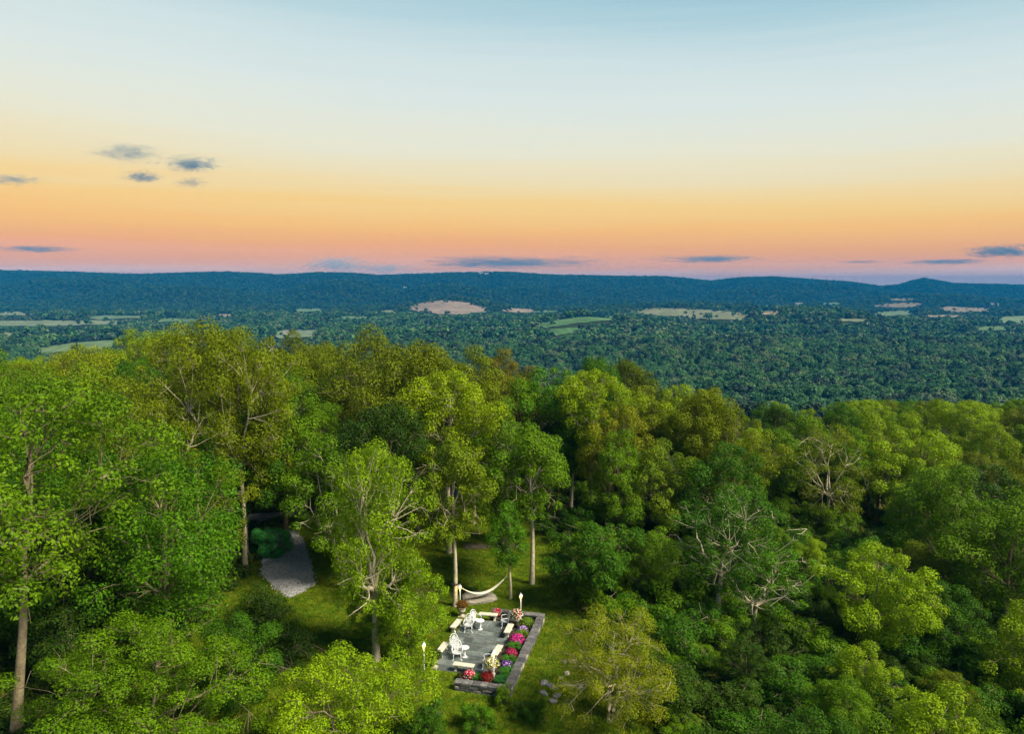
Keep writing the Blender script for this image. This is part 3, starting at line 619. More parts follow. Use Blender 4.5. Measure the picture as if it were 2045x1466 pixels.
by_base('snagb', 1500, 1288, 1085, GRN, 'leaning pale tree with a bent white trunk above the shrubs', name='forked_tree', rz=0.3, wide=1.25)
by_base('snag', 1650, 1062, 850, OLV, 'wide crowned old tree with bare white limbs showing', name='old_tree', wide=0.92)
by_base('sparse', 1215, 1500, 1228, (0.15, 0.15, 0.014), 'gnarled thin leaved tree with white lichened limbs beside the rubble stones', name='gnarled_tree', z=-1.6, rz=0.6, wide=1.08)
by_base('maplec', 1320, 1090, 880, (0.095, 0.125, 0.014), 'rounded tree with pale splayed limbs above the thicket', name='maple_tree', wide=1.0)
by_base('hickory', 1180, 1032, 738, YG, 'tall sunlit tree with slim pale trunk near the end of the lane', name='hickory_tree', wide=0.9)
by_base('ashb', 1140, 1020, 800, GRN, 'slim green tree beside the tall sunlit one', name='ash_tree')
by_base('thicket', 1640, 1500, 1388, (0.21, 0.185, 0.016), 'small golden yellow maple low on the wooded slope', name='maple_tree', z=-9)
by_top('maple', 1760, 1080, 8.5, LIME, 'bright yellow green tree among darker crowns on the slope', name='maple_tree')
by_base('shrub', 1005, 1425, 1368, (0.10, 0.15, 0.014), 'green leafy shrub against the front corner of the stone wall', cat='shrub', name='shrub', z=-0.6, wide=0.8)
by_base('shrub', 950, 1470, 1400, GRN, 'darker shrub in the shade below the stone wall', cat='shrub', name='shrub', z=-0.6, wide=0.8)
by_base('shrubb', 1062, 1455, 1402, DEEP, 'low ferny shrub by the rubble stones', cat='shrub', name='shrub', z=-0.7)
by_base('shrub', 845, 1480, 1400, DEEP, 'dark shrub between the lime tree and the stone wall', cat='shrub', name='shrub', z=-0.5, wide=0.9)
hy = by_base('shrub', 1248, 968, 938, (0.10, 0.15, 0.03), 'white flowering hydrangea bush beside the lane', cat='shrub', name='hydrangea_bush')
# --- back row along the skyline: pixel of the top, height, kind, colour, label
G1 = 'trees along the back of the hilltop'
for px, py, H, key, c, lab in [
    (262, 652, 17, 'poplar', YG, 'narrow tree rising left of the two tall elms'), (330, 660, 17, 'elmb', YG, 'full elm crown behind the flared trunk elm'),
    (585, 655, 17, 'poplar', OCH, 'slim russet tipped tree right of the tall elms'), (640, 672, 16, 'oakb', OLV, 'olive oak beside the russet tipped tree'),
    (735, 654, 18, 'oak', OCH, 'broad brownish olive oak at the back of the wood'), (828, 664, 18, 'oakb', OCH, 'dark brown green oak next to the broad olive oak'),
    (868, 690, 16.5, 'oakb', OLV, 'oak crown filling the gap behind the yellow green fan tree'), (690, 725, 14, 'maple', MID, 'green maple in front of the brownish oaks'),
    (945, 684, 17, 'poplar', OLV, 'narrow olive tree against the valley'), (1008, 690, 16, 'poplar', (0.115, 0.088, 0.010), 'narrow rust brown tree against the valley'),
    (1098, 722, 14.5, 'maple', GRN, 'mid green maple below the rust brown tree'), (1040, 745, 13.5, 'maple', MID, 'green maple crown left of the tall sunlit tree'),
    (1192, 702, 15, 'oakb', DEEP, 'dark oak behind the tall sunlit tree'), (1258, 708, 15, 'oakb', (0.06, 0.075, 0.01), 'dark olive oak at the right end of the back row'),
    (1285, 760, 13, 'maple', OLV, 'olive maple below the dark olive oak'), (1352, 758, 13.5, 'maple', YG, 'rounded yellow olive maple right of the dark oaks'),
    (1410, 760, 14.5, 'oakb', OLV, 'tall rounded olive tree beside the yellow olive maple'), (1452, 800, 13, 'oak', OLV, 'broad olive crown in front of the rounded olive tree'),
    (1000, 800, 12.5, 'maplec', MID, 'green crown right of the yellow green fan tree'), (1235, 800, 12, 'maple', (0.14, 0.135, 0.012), 'golden green maple in front of the olive maple'),
    (1240, 860, 10, 'maplec', MID, 'low green crown over the end of the lane'), (560, 740, 15, 'maple', MID, 'green tree filling between the elms and the oaks'),
    (640, 790, 12.5, 'oakb', MID, 'mid green oak behind the leaning birch'), (770, 790, 14, 'oakb', DARK, 'dark leaved tree in the middle of the wood'),
    (700, 830, 12, 'maple', DARK, 'dark leaved maple behind the leaning birch'),
    (380, 850, 12, 'maplec', DEEP, 'deep green tree behind the two tall elms'), (480, 800, 13, 'oakb', DEEP, 'deep green oak standing behind the slim elm trunk'),
    (148, 690, 16, 'elmb', (0.15, 0.16, 0.014), 'bright yellow green tree beside the tall bare trunk'), (75, 735, 15.5, 'oak', MID, 'wide green oak behind the tall bare trunk'),
    (-10, 690, 17, 'poplar', MID, 'tall green tree at the far left of the wood'), (205, 770, 14, 'oakb', MID, 'oak behind the bright yellow green tree'), (-60, 800, 15, 'oak', GRN, 'wide green oak beyond the bare trunk'),
    (120, 820, 13, 'maple', GRN, 'mid green maple under the bright yellow green tree'), (225, 800, 13.5, 'oakb', GRN, 'green oak above the broad deep green oak'), (395, 900, 10.5, 'maplec', OLV, 'yellowing crown beside the flared elm trunk'),
    (205, 900, 12, 'oak', DEEP, 'deep green oak left of the broad oak with low boughs'), (300, 790, 14.5, 'elm', OLV, 'open elm crown with pale crossing limbs'), (60, 950, 12, 'maple', DEEP, 'dark green maple beside the long bare trunk'), (140, 1010, 10, 'maplec', DARK, 'dark low maple beneath the deep green oak')]:
    by_top(key, px, py, H, c, lab, group=G1, y0=40, wide=0.84)
by_base('oak', -60, 1330, 900, DEEP, 'dark oak half outside the left of the lawn', name='oak_tree')
# --- the wooded slope: spaced-out trees and shrubs under one another
rs = np.random.RandomState(77)
SL_COL = [('deep green', DEEP, 0.15), ('mid green', MID, 0.3), ('olive', OLV, 0.2), ('yellow green', (0.14, 0.18, 0.008), 0.2), ('dark green', (0.024, 0.048, 0.008), 0.15)]
FORM = {'oak': 'broad round', 'oakb': 'tall oval', 'maple': 'oval', 'maplec': 'round low branched', 'poplar': 'narrow', 'hickory': 'fan limbed', 'thicket': 'bushy twin stemmed', 'thicketb': 'slim bushy'}
def free(x, y, r): return all((x - a) ** 2 + (y - b) ** 2 > (0.5 * (r + c)) ** 2 for a, b, c in OCC)
def clearing(x, y):
    if y < 37: return -16 < x < 6.5 + max(0, (37 - y)) * 0.3
    if y < 76: return -20.5 < x < (7.2 if y < 47 else 5)
    return False
ntree = nshr = 0
SHOW = [(a, b, c, hit(a, b).y) for a, b, c in [(1450, 1240, 55), (1545, 1270, 70), (1650, 1050, 110), (1320, 1080, 60), (1195, 1210, 80)]]   # trees whose pale trunks stand clear
cand = []
for _ in range(5200):
    y = rs.uniform(20, 190); x = rs.uniform(-0.74, 0.78) * y + rs.uniform(-6, 6); cand.append((y, x))
cand.sort()
for y, x in cand:
    if clearing(x, y) or (x * x + y * y) < 24 ** 2: continue
    z = T(x, y)
    if x < 12 and y < 100 and rs.uniform() < 0.75 and x > -20: continue
    # keep out of the sight line to the lawn: crowns left of the slope stay where the photograph's own trees stand
    if x < 7 and y < 58: continue
    right = x > 7
    near = y < 75
    H = rs.uniform(8.5, 13.5) if right else rs.uniform(12, 16)
    if right and near: H = rs.choice([rs.uniform(4.5, 7.5), rs.uniform(7.5, 12)]) if y > 48 else rs.uniform(4, 7.5)
    if right and x - 7 < 6 and y < 60: H = rs.uniform(3.5, 6)
    sp = (4.4 if y < 50 else 5.2 if right else 6.5) if y < 110 else 6.8
    px, py = pix(x, y, z + H)
    lim = np.interp(px, [-200, 0, 240, 560, 900, 1060, 1300, 1500, 1700, 2045, 2300], [700, 705, 690, 690, 720, 735, 770, 795, 790, 790, 790])
    if py < lim + 6 or py > 1640: continue
    if any(abs(px - a) < hw and py < b for a, b, hw in [(575, 1150, 100), (900, 1300, 230)]) and y < 70: continue
    if ntree >= 285: break
    if any(abs(px - a) < hw + 1460 * 3.2 / y and y < hd and py < hb - 15 for a, hb, hw, hd in SHOW): continue
    if not free(x, y, sp): continue
    OCC.append((x, y, sp))
    k = rs.choice(len(SL_COL), p=[c[2] for c in SL_COL]); nm, c, _ = SL_COL[k]; j = rs.uniform(0.8, 1.15) * (.92 if right and near else 1.0); c = tuple(v * j for v in c)  # near right slope: leaf colour darkened to stand for the shade there
    if right and near: key = rs.choice(['thicket', 'thicketb', 'maplec', 'maple', 'thicket', 'oakb'])
    else: key = rs.choice(['oak', 'oakb', 'maple', 'maplec', 'poplar', 'hickory'])
    where = 'on the slope right of the patio' if right and near else ('on the far slope toward the valley' if right else 'in the wood behind the lane')
    size = ('short' if H < 8 else 'middling') if right and near else ('lower' if H < (11 if right else 14) else 'high topped')
    lab = f'{size} {FORM[str(key)]} {nm} tree {where}'
    plant_tree(key, (x, y), H, rs.uniform(0, 6.28), c, lab, group=lab, wide=rs.uniform(0.85, 1.2) if key != 'poplar' else 1.0)
    ntree += 1
# undergrowth
for _ in range(5200):
    y = rs.uniform(26, 88); x = rs.uniform(3.5, 0.76 * y + 4)
    if clearing(x, y) or nshr >= 240: continue
    r = 2.1
    if any((x - a) ** 2 + (y - b) ** 2 < 1.45 ** 2 for a, b, c in OCC): continue
    OCC.append((x, y, 2.0)); k = rs.randint(0, 3); nm, c = [('deep green', DEEP), ('mid green', MID), ('dark', (0.03, 0.055, 0.012))][k]
    key = rs.choice(['shrub', 'shrubb']); hs = rs.uniform(1.6, 3.2); lab = f"{'small' if hs < 2.1 else 'large' if hs > 2.7 else 'middling'} {'rounded' if key == 'shrub' else 'ferny spreading'} {nm} shrub " + ('under the trees near the lawn edge' if x < 14 else 'under the trees deep in the slope wood')
    plant_tree(key, (x, y), hs, rs.uniform(0, 6.28), c, lab, 'shrub', lab, 'shrub', rs.uniform(0.9, 1.3)); nshr += 1
print('slope trees', ntree, 'shrubs', nshr)
#@@PATIO
# ================================================================== patio
PA = R(14); PU = Vector((math.cos(PA), -math.sin(PA), 0)); PV = Vector((math.sin(PA), math.cos(PA), 0)); PO = Vector((-0.1, 37.1, 0))
def uv(u, v, z=0.0): q = PO + PU * u + PV * v; return Vector((q.x, q.y, z))
PROT = -PA                                   # turns local x,y onto PU,PV
def touv(p): d = Vector((p[0], p[1], 0)) - PO; return d.dot(PU), d.dot(PV)
pr = random.Random(8)
# paving: flagstones in uneven courses on a mortar bed
base = MB(); 
for (u0, u1, v0, v1) in [(-5.15, -1.72, 1.72, 8.55)]: base.box(u0 + .02, u1 - .02, v0 + .02, v1 - .02, -0.25, 0.015)
bed_o = base.build('patio', mat('mortar', (0.07, 0.075, 0.07), (0.13, 0.13, 0.12), 6, 0.95), loc=PO, rot=(0, 0, PROT)); tag(bed_o, 'grey flagstone patio laid in uneven courses', kind='structure')
flag = [rough_block('flagstone', 100 + i, amt=0.012, bev=0.035) for i in range(4)]
for f_ in flag: f_.materials.append(SLATE)
v = 1.72
while v < 8.5:
    dv = min(pr.choice([0.5, 0.62, 0.75, 0.9]), 8.55 - v)
    if 8.55 - v - dv < 0.3: dv = 8.55 - v
    u = -5.15
    while u < -1.73:
        du = min(pr.choice([0.6, 0.75, 0.9, 1.15]), -1.72 - u)
        if -1.72 - u - du < 0.3: du = -1.72 - u
        link('flagstone', pr.choice(flag), bed_o, loc=(u + du / 2, v + dv / 2, 0.0 + pr.uniform(0, .008)), scl=(du - 0.022, dv - 0.022, 0.055))
        u += du
    v += dv
# low stone wall round three sides of the flower bed: u, v runs, outer face side
wall = thing('stone_wall', 'low dry stone wall enclosing the flower bed on three sides of the patio', 'wall', PO, PROT)
WZ = 0.45; WT = 0.42
core = MB(); core.box(-3.16, -0.0, 0.05, WT - .05, -1.2, WZ - .07); core.box(-WT + .05, -0.05, WT - .05, 9.46 - .05, -1.2, WZ - .075); core.box(-3.55, -WT + .05, 9.46 - WT + .05, 9.46 - .05, -0.8, WZ - .08)
core.build('core', WALLSTONE, wall)
stn = [rough_block('stone', 200 + i, amt=0.05, bev=0.09) for i in range(5)]; cap = [rough_block('capstone', 220 + i, amt=0.025, bev=0.05) for i in range(4)]
for i, s_ in enumerate(stn): s_.materials.append(PALESTONE if i == 2 else WALLSTONE)
for s_ in cap: s_.materials.append(WALLSTONE)
def caps(u0, u1, v0, v1, along):
    a, b = (u0, u1) if along == 'u' else (v0, v1)
    while a < b - 0.01:
        d = min(pr.uniform(0.32, 0.62), b - a)
        if b - a - d < 0.2: d = b - a
        if along == 'u': link('capstone', pr.choice(cap), wall, loc=(a + d / 2, (v0 + v1) / 2, WZ - .035 + pr.uniform(-.012, .012)), scl=(d - .015, (v1 - v0) * pr.uniform(1.0, 1.08), 0.085))
        else: link('capstone', pr.choice(cap), wall, loc=((u0 + u1) / 2, a + d / 2, WZ - .035 + pr.uniform(-.012, .012)), scl=((u1 - u0) * pr.uniform(1.0, 1.08), d - .015, 0.085))
        a += d
caps(-3.18, 0.02, -0.02, WT, 'u'); caps(-WT, 0.02, WT + .01, 9.46 - WT - .01, 'v'); caps(-3.6, 0.02, 9.46 - WT, 9.48, 'u')
def facing(p0, p1, nrm, z0, z1, hs):
    p0 = Vector((*p0, 0)); p1 = Vector((*p1, 0)); L = (p1 - p0).length; d = (p1 - p0).normalized(); z = z1; ang = math.atan2(d.y, d.x)
    while z > z0:
        h_ = pr.uniform(*hs); a = -pr.uniform(0, .2)
        while a < L:
            l = pr.uniform(0.25, 0.6); lo, hi = max(a, 0), min(a + l, L)
            if hi - lo > 0.08:
                c = p0 + d * ((lo + hi) / 2) + Vector(nrm) * pr.uniform(-.02, .02)
                link('stone', pr.choice(stn), wall, loc=(c.x, c.y, z - h_ / 2), rot=(0, 0, ang), scl=(hi - lo - .015, 0.16, h_ - .015))
            a += l
        z -= h_
facing((-3.14, 0.06), (-0.02, 0.06), (0, -1, 0), -0.55, WZ - .085, (0.10, 0.17))
facing((-0.06, 0.1), (-0.06, 9.4), (1, 0, 0), -0.22, WZ - .085, (0.15, 0.24))
facing((-3.1, 0.08), (-3.1, 0.36), (-1, 0, 0), -0.5, WZ - .085, (0.12, 0.18))
facing((-3.5, 9.40), (-0.1, 9.40), (0, 1, 0), -0.1, WZ - .085, (0.16, 0.22))
sb = MB(); sb.box(-1.70, -WT + .04, WT, 9.06, -0.4, 0.13); sb.box(-3.5, -1.705, 8.57, 9.06, -0.4, 0.125); sb.box(-3.1, -1.705, WT, 1.70, -0.4, 0.12)
tag(sb.build('flower_bed', SOIL, loc=PO, rot=(0, 0, PROT)), 'dark soil of the flower bed between the patio and stone wall', kind='structure')
GZ = 0.033
# --- stone benches
def bench_mesh():
    seat = bmesh.new(); bmesh.ops.create_cube(seat, size=1)
    for v_ in seat.verts: v_.co = Vector((v_.co.x * 1.25, v_.co.y * 0.40, v_.co.z * 0.075))
    bmesh.ops.bevel(seat, geom=seat.edges[:], offset=0.018, segments=2, affect='EDGES'); me = bpy.data.meshes.new('seat'); seat.to_mesh(me); seat.free(); me.materials.append(STONE)
    prof = [(-.15, 0), (.15, 0), (.15, .05), (.11, .08), (.085, .16), (.10, .24), (.15, .31), (.16, .36), (-.16, .36), (-.15, .31), (-.10, .24), (-.085, .16), (-.11, .08), (-.15, .05)]
    n = len(prof); V = [(x, y, z) for x in (-.06, .06) for y, z in prof]; Fc = [tuple(range(n)), tuple(range(n, 2 * n))[::-1]] + [(i, i + n, (i + 1) % n + n, (i + 1) % n) for i in range(n)]
    lg = mesh('leg', V, Fc); lg.materials.append(STONE)
    ap = MB().box(-.36, .36, -.05, .05, 0.33, 0.395).me('apron'); ap.materials.append(STONE)
    return me, lg, ap
BS, BL, BA = bench_mesh()
def bench(p, rz, label):
    o = thing('stone_bench', label, 'bench', (p[0], p[1], GZ), rz, 'pale stone benches around the patio', 1.0)
    link('seat', BS, o, loc=(0, 0, 0.4)); link('leg', BL, o, loc=(-.45, 0, 0)); link('leg', BL, o, loc=(.45, 0, 0)); link('apron', BA, o)
bench(P(926, 1342, GZ), PROT, 'pale stone bench beside the red flowers along the front edge of the patio')
bench(P(975, 1239, GZ), PROT + R(4), 'pale stone bench between the urns along the back edge of the patio')
bench(P(911, 1258, GZ), PROT + R(86), 'pale stone bench by the orange urn on the tree side of the patio')
bench(P(884, 1306, GZ), PROT + R(88), 'pale stone bench by the green urn on the tree side of the patio')
bench(P(1016, 1268, GZ), PROT + R(91), 'pale stone bench by the magenta flowers beside the flower bed')
bench(P(993, 1312, GZ), PROT + R(88), 'pale stone bench by the violet flowers and lit lamp')
# --- ornate white chairs
def chair_parts():
    P_ = {}
    # seat: pierced disc made of a ring and bars
    m = MB(); ring = [(0.25 * math.cos(a) , 0.23 * math.sin(a), 0.42) for a in np.linspace(0, 2 * math.pi, 17)]
    m.tube(ring, 0.022, 6)
    for k in np.linspace(-.19, .19, 7): m.box(k - .018, k + .018, -.2 + abs(k) * .45, .2 - abs(k) * .45, 0.412, 0.432)
    m.box(-.23, .23, -.02, .02, .414, .43); P_['seat'] = m.me('seat')
    m = MB(); t = np.linspace(0, 1, 15); arch = [(0.27 * math.cos(math.pi * k) * (1 + .12 * math.sin(math.pi * k)), 0.20 + 0.16 * (math.sin(math.pi * k)) , 0.44 + 0.56 * math.sin(math.pi * k) ** 0.7) for k in t]
    m.tube(arch, 0.024, 6)
    for k in (-.16, -.08, 0, .08, .16):
        top = 0.94 - abs(k) * 0.75; m.tube([(k * .75, .20, .43), (k * 1.2, .26, .62), (k, .34, top)], [.024, .034, .022], 5)
    for zc, r in ((.66, .10), (.82, .075)):
        m.tube([(r * math.cos(a), .20 + .28 * (zc - .43) , zc + r * .8 * math.sin(a)) for a in np.linspace(0, 6.283, 13)], 0.02, 5)
    P_['backrest'] = m.me('backrest')
    for nm, sx, sy in (('fl', -1, -1), ('fr', 1, -1), ('bl', -1, 1), ('br', 1, 1)):
        m = MB(); m.tube([(sx * .19, sy * .16, .42), (sx * .22, sy * .2, .28), (sx * .21, sy * .19, .12), (sx * .26, sy * .25, 0)], [.028, .024, .02, .026], 6); P_['leg' + nm] = m.me('leg')
    for nm, sx in (('l', -1), ('r', 1)):
        m = MB(); m.tube([(sx * .26, .24, .66), (sx * .30, .05, .67), (sx * .31, -.14, .64), (sx * .29, -.20, .58), (sx * .25, -.16, .43)], [.022, .026, .026, .022, .02], 6); P_['arm' + nm] = m.me('arm')
    for m in P_.values(): m.materials.append(WHITE)
    return P_
CH = chair_parts()
def chair(p, rz, label):
    o = thing('armchair', label, 'chair', (p[0], p[1], GZ), rz, 'ornate white patio chairs', 1.0)
    for k, m in CH.items(): link(k if k in ('seat', 'backrest') else k[:3], m, o)
chair(P(936, 1261, GZ), PROT + R(10), 'white ornate armchair beside the bench with the orange urn behind')
chair(P(951, 1251, GZ), PROT + R(62), 'white ornate armchair drawn up to the small table near the back bench')
chair(P(1008, 1252, GZ), PROT + R(-70), 'white ornate armchair standing alone by the flowering back urn')
chair(P(909, 1303, GZ), PROT + R(35), 'white ornate armchair beside the round table, by the tree side bench')
chair(P(913, 1317, GZ), PROT + R(18), 'white ornate armchair just behind the bench along the front edge')
chair(P(972, 1334, GZ), PROT + R(-80), 'white ornate armchair half hidden by the white flowered front urn')
def table(p, label):
    o = thing('pedestal_table', label, 'table', (p[0], p[1], GZ), 0, 'round white pedestal tables')
    MB().lathe([(.255, .575), (.275, .585), (.275, .61), (.26, .62)], 22).build('tabletop', WHITE, o)
    MB().lathe([(.03, .03), (.07, .05), (.075, .14), (.045, .19), (.06, .30), (.03, .36), (.028, .5), (.06, .575)], 12, ).build('pedestal', WHITE, o, True)
    MB().lathe([(.15, 0), (.16, .02), (.10, .045), (.05, .06)], 14).build('base', WHITE, o)
table(P(928, 1313, GZ), 'round white pedestal table standing in the open on the patio'); table(P(959, 1258, GZ), 'round white pedestal table tucked beside the armchair near the back bench')
# --- plants
PFOL = {}
def blob(name, seed, r, h, n, L, W, m, up=0.5, droop=0.3):
    rs = np.random.RandomState(seed); Q = []; V_ = []
    for i in range(9):
        a = i * 2.4; q = r * 0.55 * math.sqrt(i / 8); c = np.array([q * math.cos(a), q * math.sin(a), h * (0.62 - 0.22 * i / 8)])
        Q.append(clump_leaves(c, r * .5, n // 9, L, W, rs, min(1, h / r * .8), droop, up)); V_.append(np.clip(.5 + rs.normal(0, .25, n // 9), 0, 1))
    Q = np.concatenate(Q); Q[:, :, 2] = np.maximum(Q[:, :, 2], 0.0); me = quads_mesh(name, Q, np.concatenate(V_)); me.materials.append(m); return me
def blades(name, seed, r, h, n, m):
    rs = np.random.RandomState(seed); Q = []
    for i in range(n):
        a = rs.uniform(0, 6.28); b0 = np.array([math.cos(a), math.sin(a), 0]) * rs.uniform(0, r * .45); o = np.array([math.cos(a + rs.normal(0, .4)), math.sin(a + rs.normal(0, .4)), 0]); s = np.array([-o[1], o[0], 0]) * rs.uniform(.012, .02)
        l = rs.uniform(.6, 1.1); p1 = b0 + o * r * .28 * l + np.array([0, 0, h * .75 * l]); p2 = b0 + o * r * .75 * l + np.array([0, 0, h * l * rs.uniform(.6, 1)])
        Q.append([b0 - s, b0 + s, p1 + s, p1 - s]); Q.append([p1 - s, p1 + s, p2 + s * .3, p2 - s * .3])
    me = quads_mesh(name, np.array(Q), rs.uniform(0.2, .8, len(Q))); me.materials.append(m); return me
def flowers(name, seed, r, h, n, size, m, lo=0.3):
    rs = np.random.RandomState(seed); d = rs.normal(size=(n, 3)); d[:, 2] = np.abs(d[:, 2]) * 1.1 + lo; d /= np.linalg.norm(d, axis=1, keepdims=True)
    p = d * np.array([r, r, h]) * rs.uniform(.92, 1.06, (n, 1)); Q = np.concatenate([leaf_quads(p, d, size, size, rs), leaf_quads(p + d * .012, d, size, size * .8, rs)])
    me = quads_mesh(name, Q, rs.uniform(0, 1, 2 * n)); me.materials.append(m); return me
PETAL = leaf_mat('petal', 0.15, var=0.35)
def flowering(px, py, r, h, fol, cols, label, z=0.125, n=110, size=0.072, name='flowering_plant', seed=None):
    p = P(px, py, z); s = seed or int(px * 7 + py); r *= 1.18; h *= 1.2; n = int(n * 1.3); o = thing(name, label, 'plant', p, pr.uniform(0, 6), 'flowering plants of the patio')
    f = link('foliage', blob('foliage', s, r * .95, h * .9, 700, .12, .06, LEAF), o); f.color = (*fol, 1)
    for i, c in enumerate(cols): b = link('blooms', flowers('blooms', s + i * 31, r, h, n // (i + 1), size, PETAL), o); b.color = (*c, 1)
def leafy(px, py, r, h, c, label, z=0.125, broad=False):
    r *= .82; h *= .8; p = P(px, py, z); s = int(px * 5 + py * 3); o = thing('leafy_plant', label, 'plant', p, pr.uniform(0, 6), 'green plants of the flower bed')
    me = blob('foliage', s, r, h, 1300, .17, .07, LEAF) if broad else blades('blades', s, r, h, 520, LEAF)
    f = link('foliage' if broad else 'blades', me, o); f.color = (*c, 1)
LG = (0.06, 0.20, 0.018); LG2 = (0.13, 0.22, 0.018); BG = (0.035, 0.15, 0.03)
MUMG = (0.03, 0.07, 0.015)
leafy(1052, 1250, .62, .62, LG2, 'large yellow green leafy plant in the back corner of the bed', broad=True)
leafy(1034, 1252, .42, .42, (0.07, 0.07, 0.03), 'dull green leafy plant at the foot of the back lamp', broad=True)
flowering(1043, 1262, .33, .30, MUMG, [(0.62, 0.42, 0.78), (0.30, 0.10, 0.42)], 'low mauve and white flowers between green clumps by the back corner')
leafy(1044, 1273, .55, .42, LG2, 'lime green grassy clump above the magenta flowers')
flowering(1032, 1284, .48, .44, MUMG, [(0.55, 0.012, 0.20), (0.75, 0.10, 0.40)], 'large magenta flowering mound in the bed beside the bench', n=190)
leafy(1028, 1298, .50, .45, LG, 'bright green grassy clump between magenta and crimson flowers')
flowering(1020, 1310, .36, .36, MUMG, [(0.36, 0.012, 0.06), (0.5, 0.05, 0.2)], 'crimson flowering mound halfway along the bed', n=140)
leafy(1018, 1326, .54, .50, LG, 'green grassy clump between crimson and violet flowers')
flowering(1012, 1334, .38, .32, MUMG, [(0.22, 0.05, 0.40), (0.72, 0.62, 0.82)], 'violet and white flowers near the front of the bed')
leafy(1016, 1350, .58, .50, LG, 'green grassy clump in front of the violet flowers')
leafy(1004, 1365, .56, .44, BG, 'blue green grassy clump in the front corner of the bed')
flowering(973, 1361, .42, .42, MUMG, [(0.24, 0.004, 0.012), (0.13, 0.006, 0.01)], 'dark red flowering mound beside the front lamp', n=170)
leafy(953, 1358, .42, .36, LG, 'small green grassy clump between the two red mounds')
flowering(937, 1355, .36, .36, MUMG, [(0.58, 0.02, 0.06), (0.85, 0.55, 0.6)], 'red and white flowers behind the front wall by the bench', n=150)
leafy(922, 1354, .34, .28, (0.06, 0.055, 0.015), 'brownish faded plant at the end of the front bed', broad=True)
flowering(993, 1229, .34, .36, MUMG, [(0.58, 0.02, 0.05), (0.85, 0.45, 0.5)], 'red flowers at the end of the back bed behind the bench', n=140)
leafy(1006, 1231, .34, .34, BG, 'small green clump behind the lone armchair')
# --- urns and what grows in them
def urn(p, s, label):
    o = thing('stone_urn', label, 'urn', p, PROT, 'cast stone urns at the patio corners', s)
    MB().box(-.2, .2, -.2, .2, 0, .09).build('plinth', URNSTONE, o)
    MB().lathe([(.16, .092), (.15, .13), (.085, .18), (.07, .25), (.11, .30)], 16).build('foot', URNSTONE, o, True)
    MB().lathe([(.11, .30), (.19, .34), (.245, .42), (.255, .52), (.235, .58), (.29, .63), (.31, .66), (.27, .66), (.22, .60)], 18).build('bowl', URNSTONE, o, True)
    return p + Vector((0, 0, .60 * s))
U1 = urn(P(922, 1233, .0), 1.05, 'cast stone urn holding the orange brown plant near the ash trunk')
U2 = urn(P(868, 1334, GZ), .85, 'small cast stone urn holding the round green bush')
U3 = urn(P(1031, 1250, 0.13), .95, 'cast stone urn with red and white flowers in the back corner')
U4 = urn(P(981, 1350, 0.125), 1.0, 'cast stone urn with white and yellow flowers beside the front lamp')
def potted(p, r, h, fol, cols, label, n=120, size=.08):
    o = thing('potted_plant', label, 'plant', p, 0, 'plants growing in the urns'); f = link('foliage', blob('foliage', int(p.x * 977) % 9999, r, h, 1500, .11, .05, LEAF), o); f.color = (*fol, 1)
    for i, c in enumerate(cols): b = link('blooms', flowers('blooms', 7 + i * 13 + int(p.y * 77) % 999, r * 1.03, h * 1.05, n, size, PETAL), o); b.color = (*c, 1)
potted(U1, .46, .50, (0.17, 0.085, 0.012), [], 'orange brown round plant in a stone urn')
potted(U2, .46, .56, (0.04, 0.06, 0.012), [], 'round dark green bush in a small stone urn')
potted(U3, .48, .48, (0.05, 0.13, 0.03), [(0.85, 0.85, 0.72), (0.6, 0.05, 0.05)], 'white red and green flower arrangement in the back corner urn')
potted(U4, .48, .42, (0.07, 0.13, 0.02), [(0.86, 0.86, 0.80), (0.6, 0.5, 0.08)], 'white and yellow flowers spilling over the front urn')
# --- lit lamps on white posts
def lamp(p, h, label):
    o = thing('garden_lamp', label, 'lamp', p, 0, 'lit lamps on white posts')
    MB().lathe([(.035, -.15), (.034, h - .30), (.05, h - .29), (.05, h - .27)], 10).build('post', WHITE, o)
    g = MB().lathe([(.06, h - .27), (.105, h - .13), (.10, h - .06)], 10).build('glass', LAMPGLASS, o)
    c = MB().lathe([(.12, h - .06), (.11, h - .02), (.05, h + .05), (.02, h + .06)], 10).build('cap', WHITE, o); MB().lathe([(.012, h + .06), (.022, h + .09), (.008, h + .15)], 8).build('finial', WHITE, c)
    ld = bpy.data.lights.new('lamp_light', 'POINT'); ld.energy = 12; ld.color = (1, .70, .32); ld.shadow_soft_size = .08
    lo = bpy.data.objects.new('lamp_light', ld); col.objects.link(lo); lo.parent = o; lo.location = (0, -.16, h - .14)
lamp(P(847, 1340, 0), 1.62, 'lit lamp on a white post by the green urn'); lamp(P(986, 1362, .1), 1.75, 'lit lamp on a white post in the front flower bed')
lamp(P(1040, 1240, .1), 1.78, 'lit lamp on a white post in the back flower bed'); lamp(P(919, 1214, 0), 1.55, 'lit lamp on a white post beside the strapped ash trunk')
lamp(P(690, 1173, 0), 1.55, 'lit lamp on a white post out on the lawn by the birch')
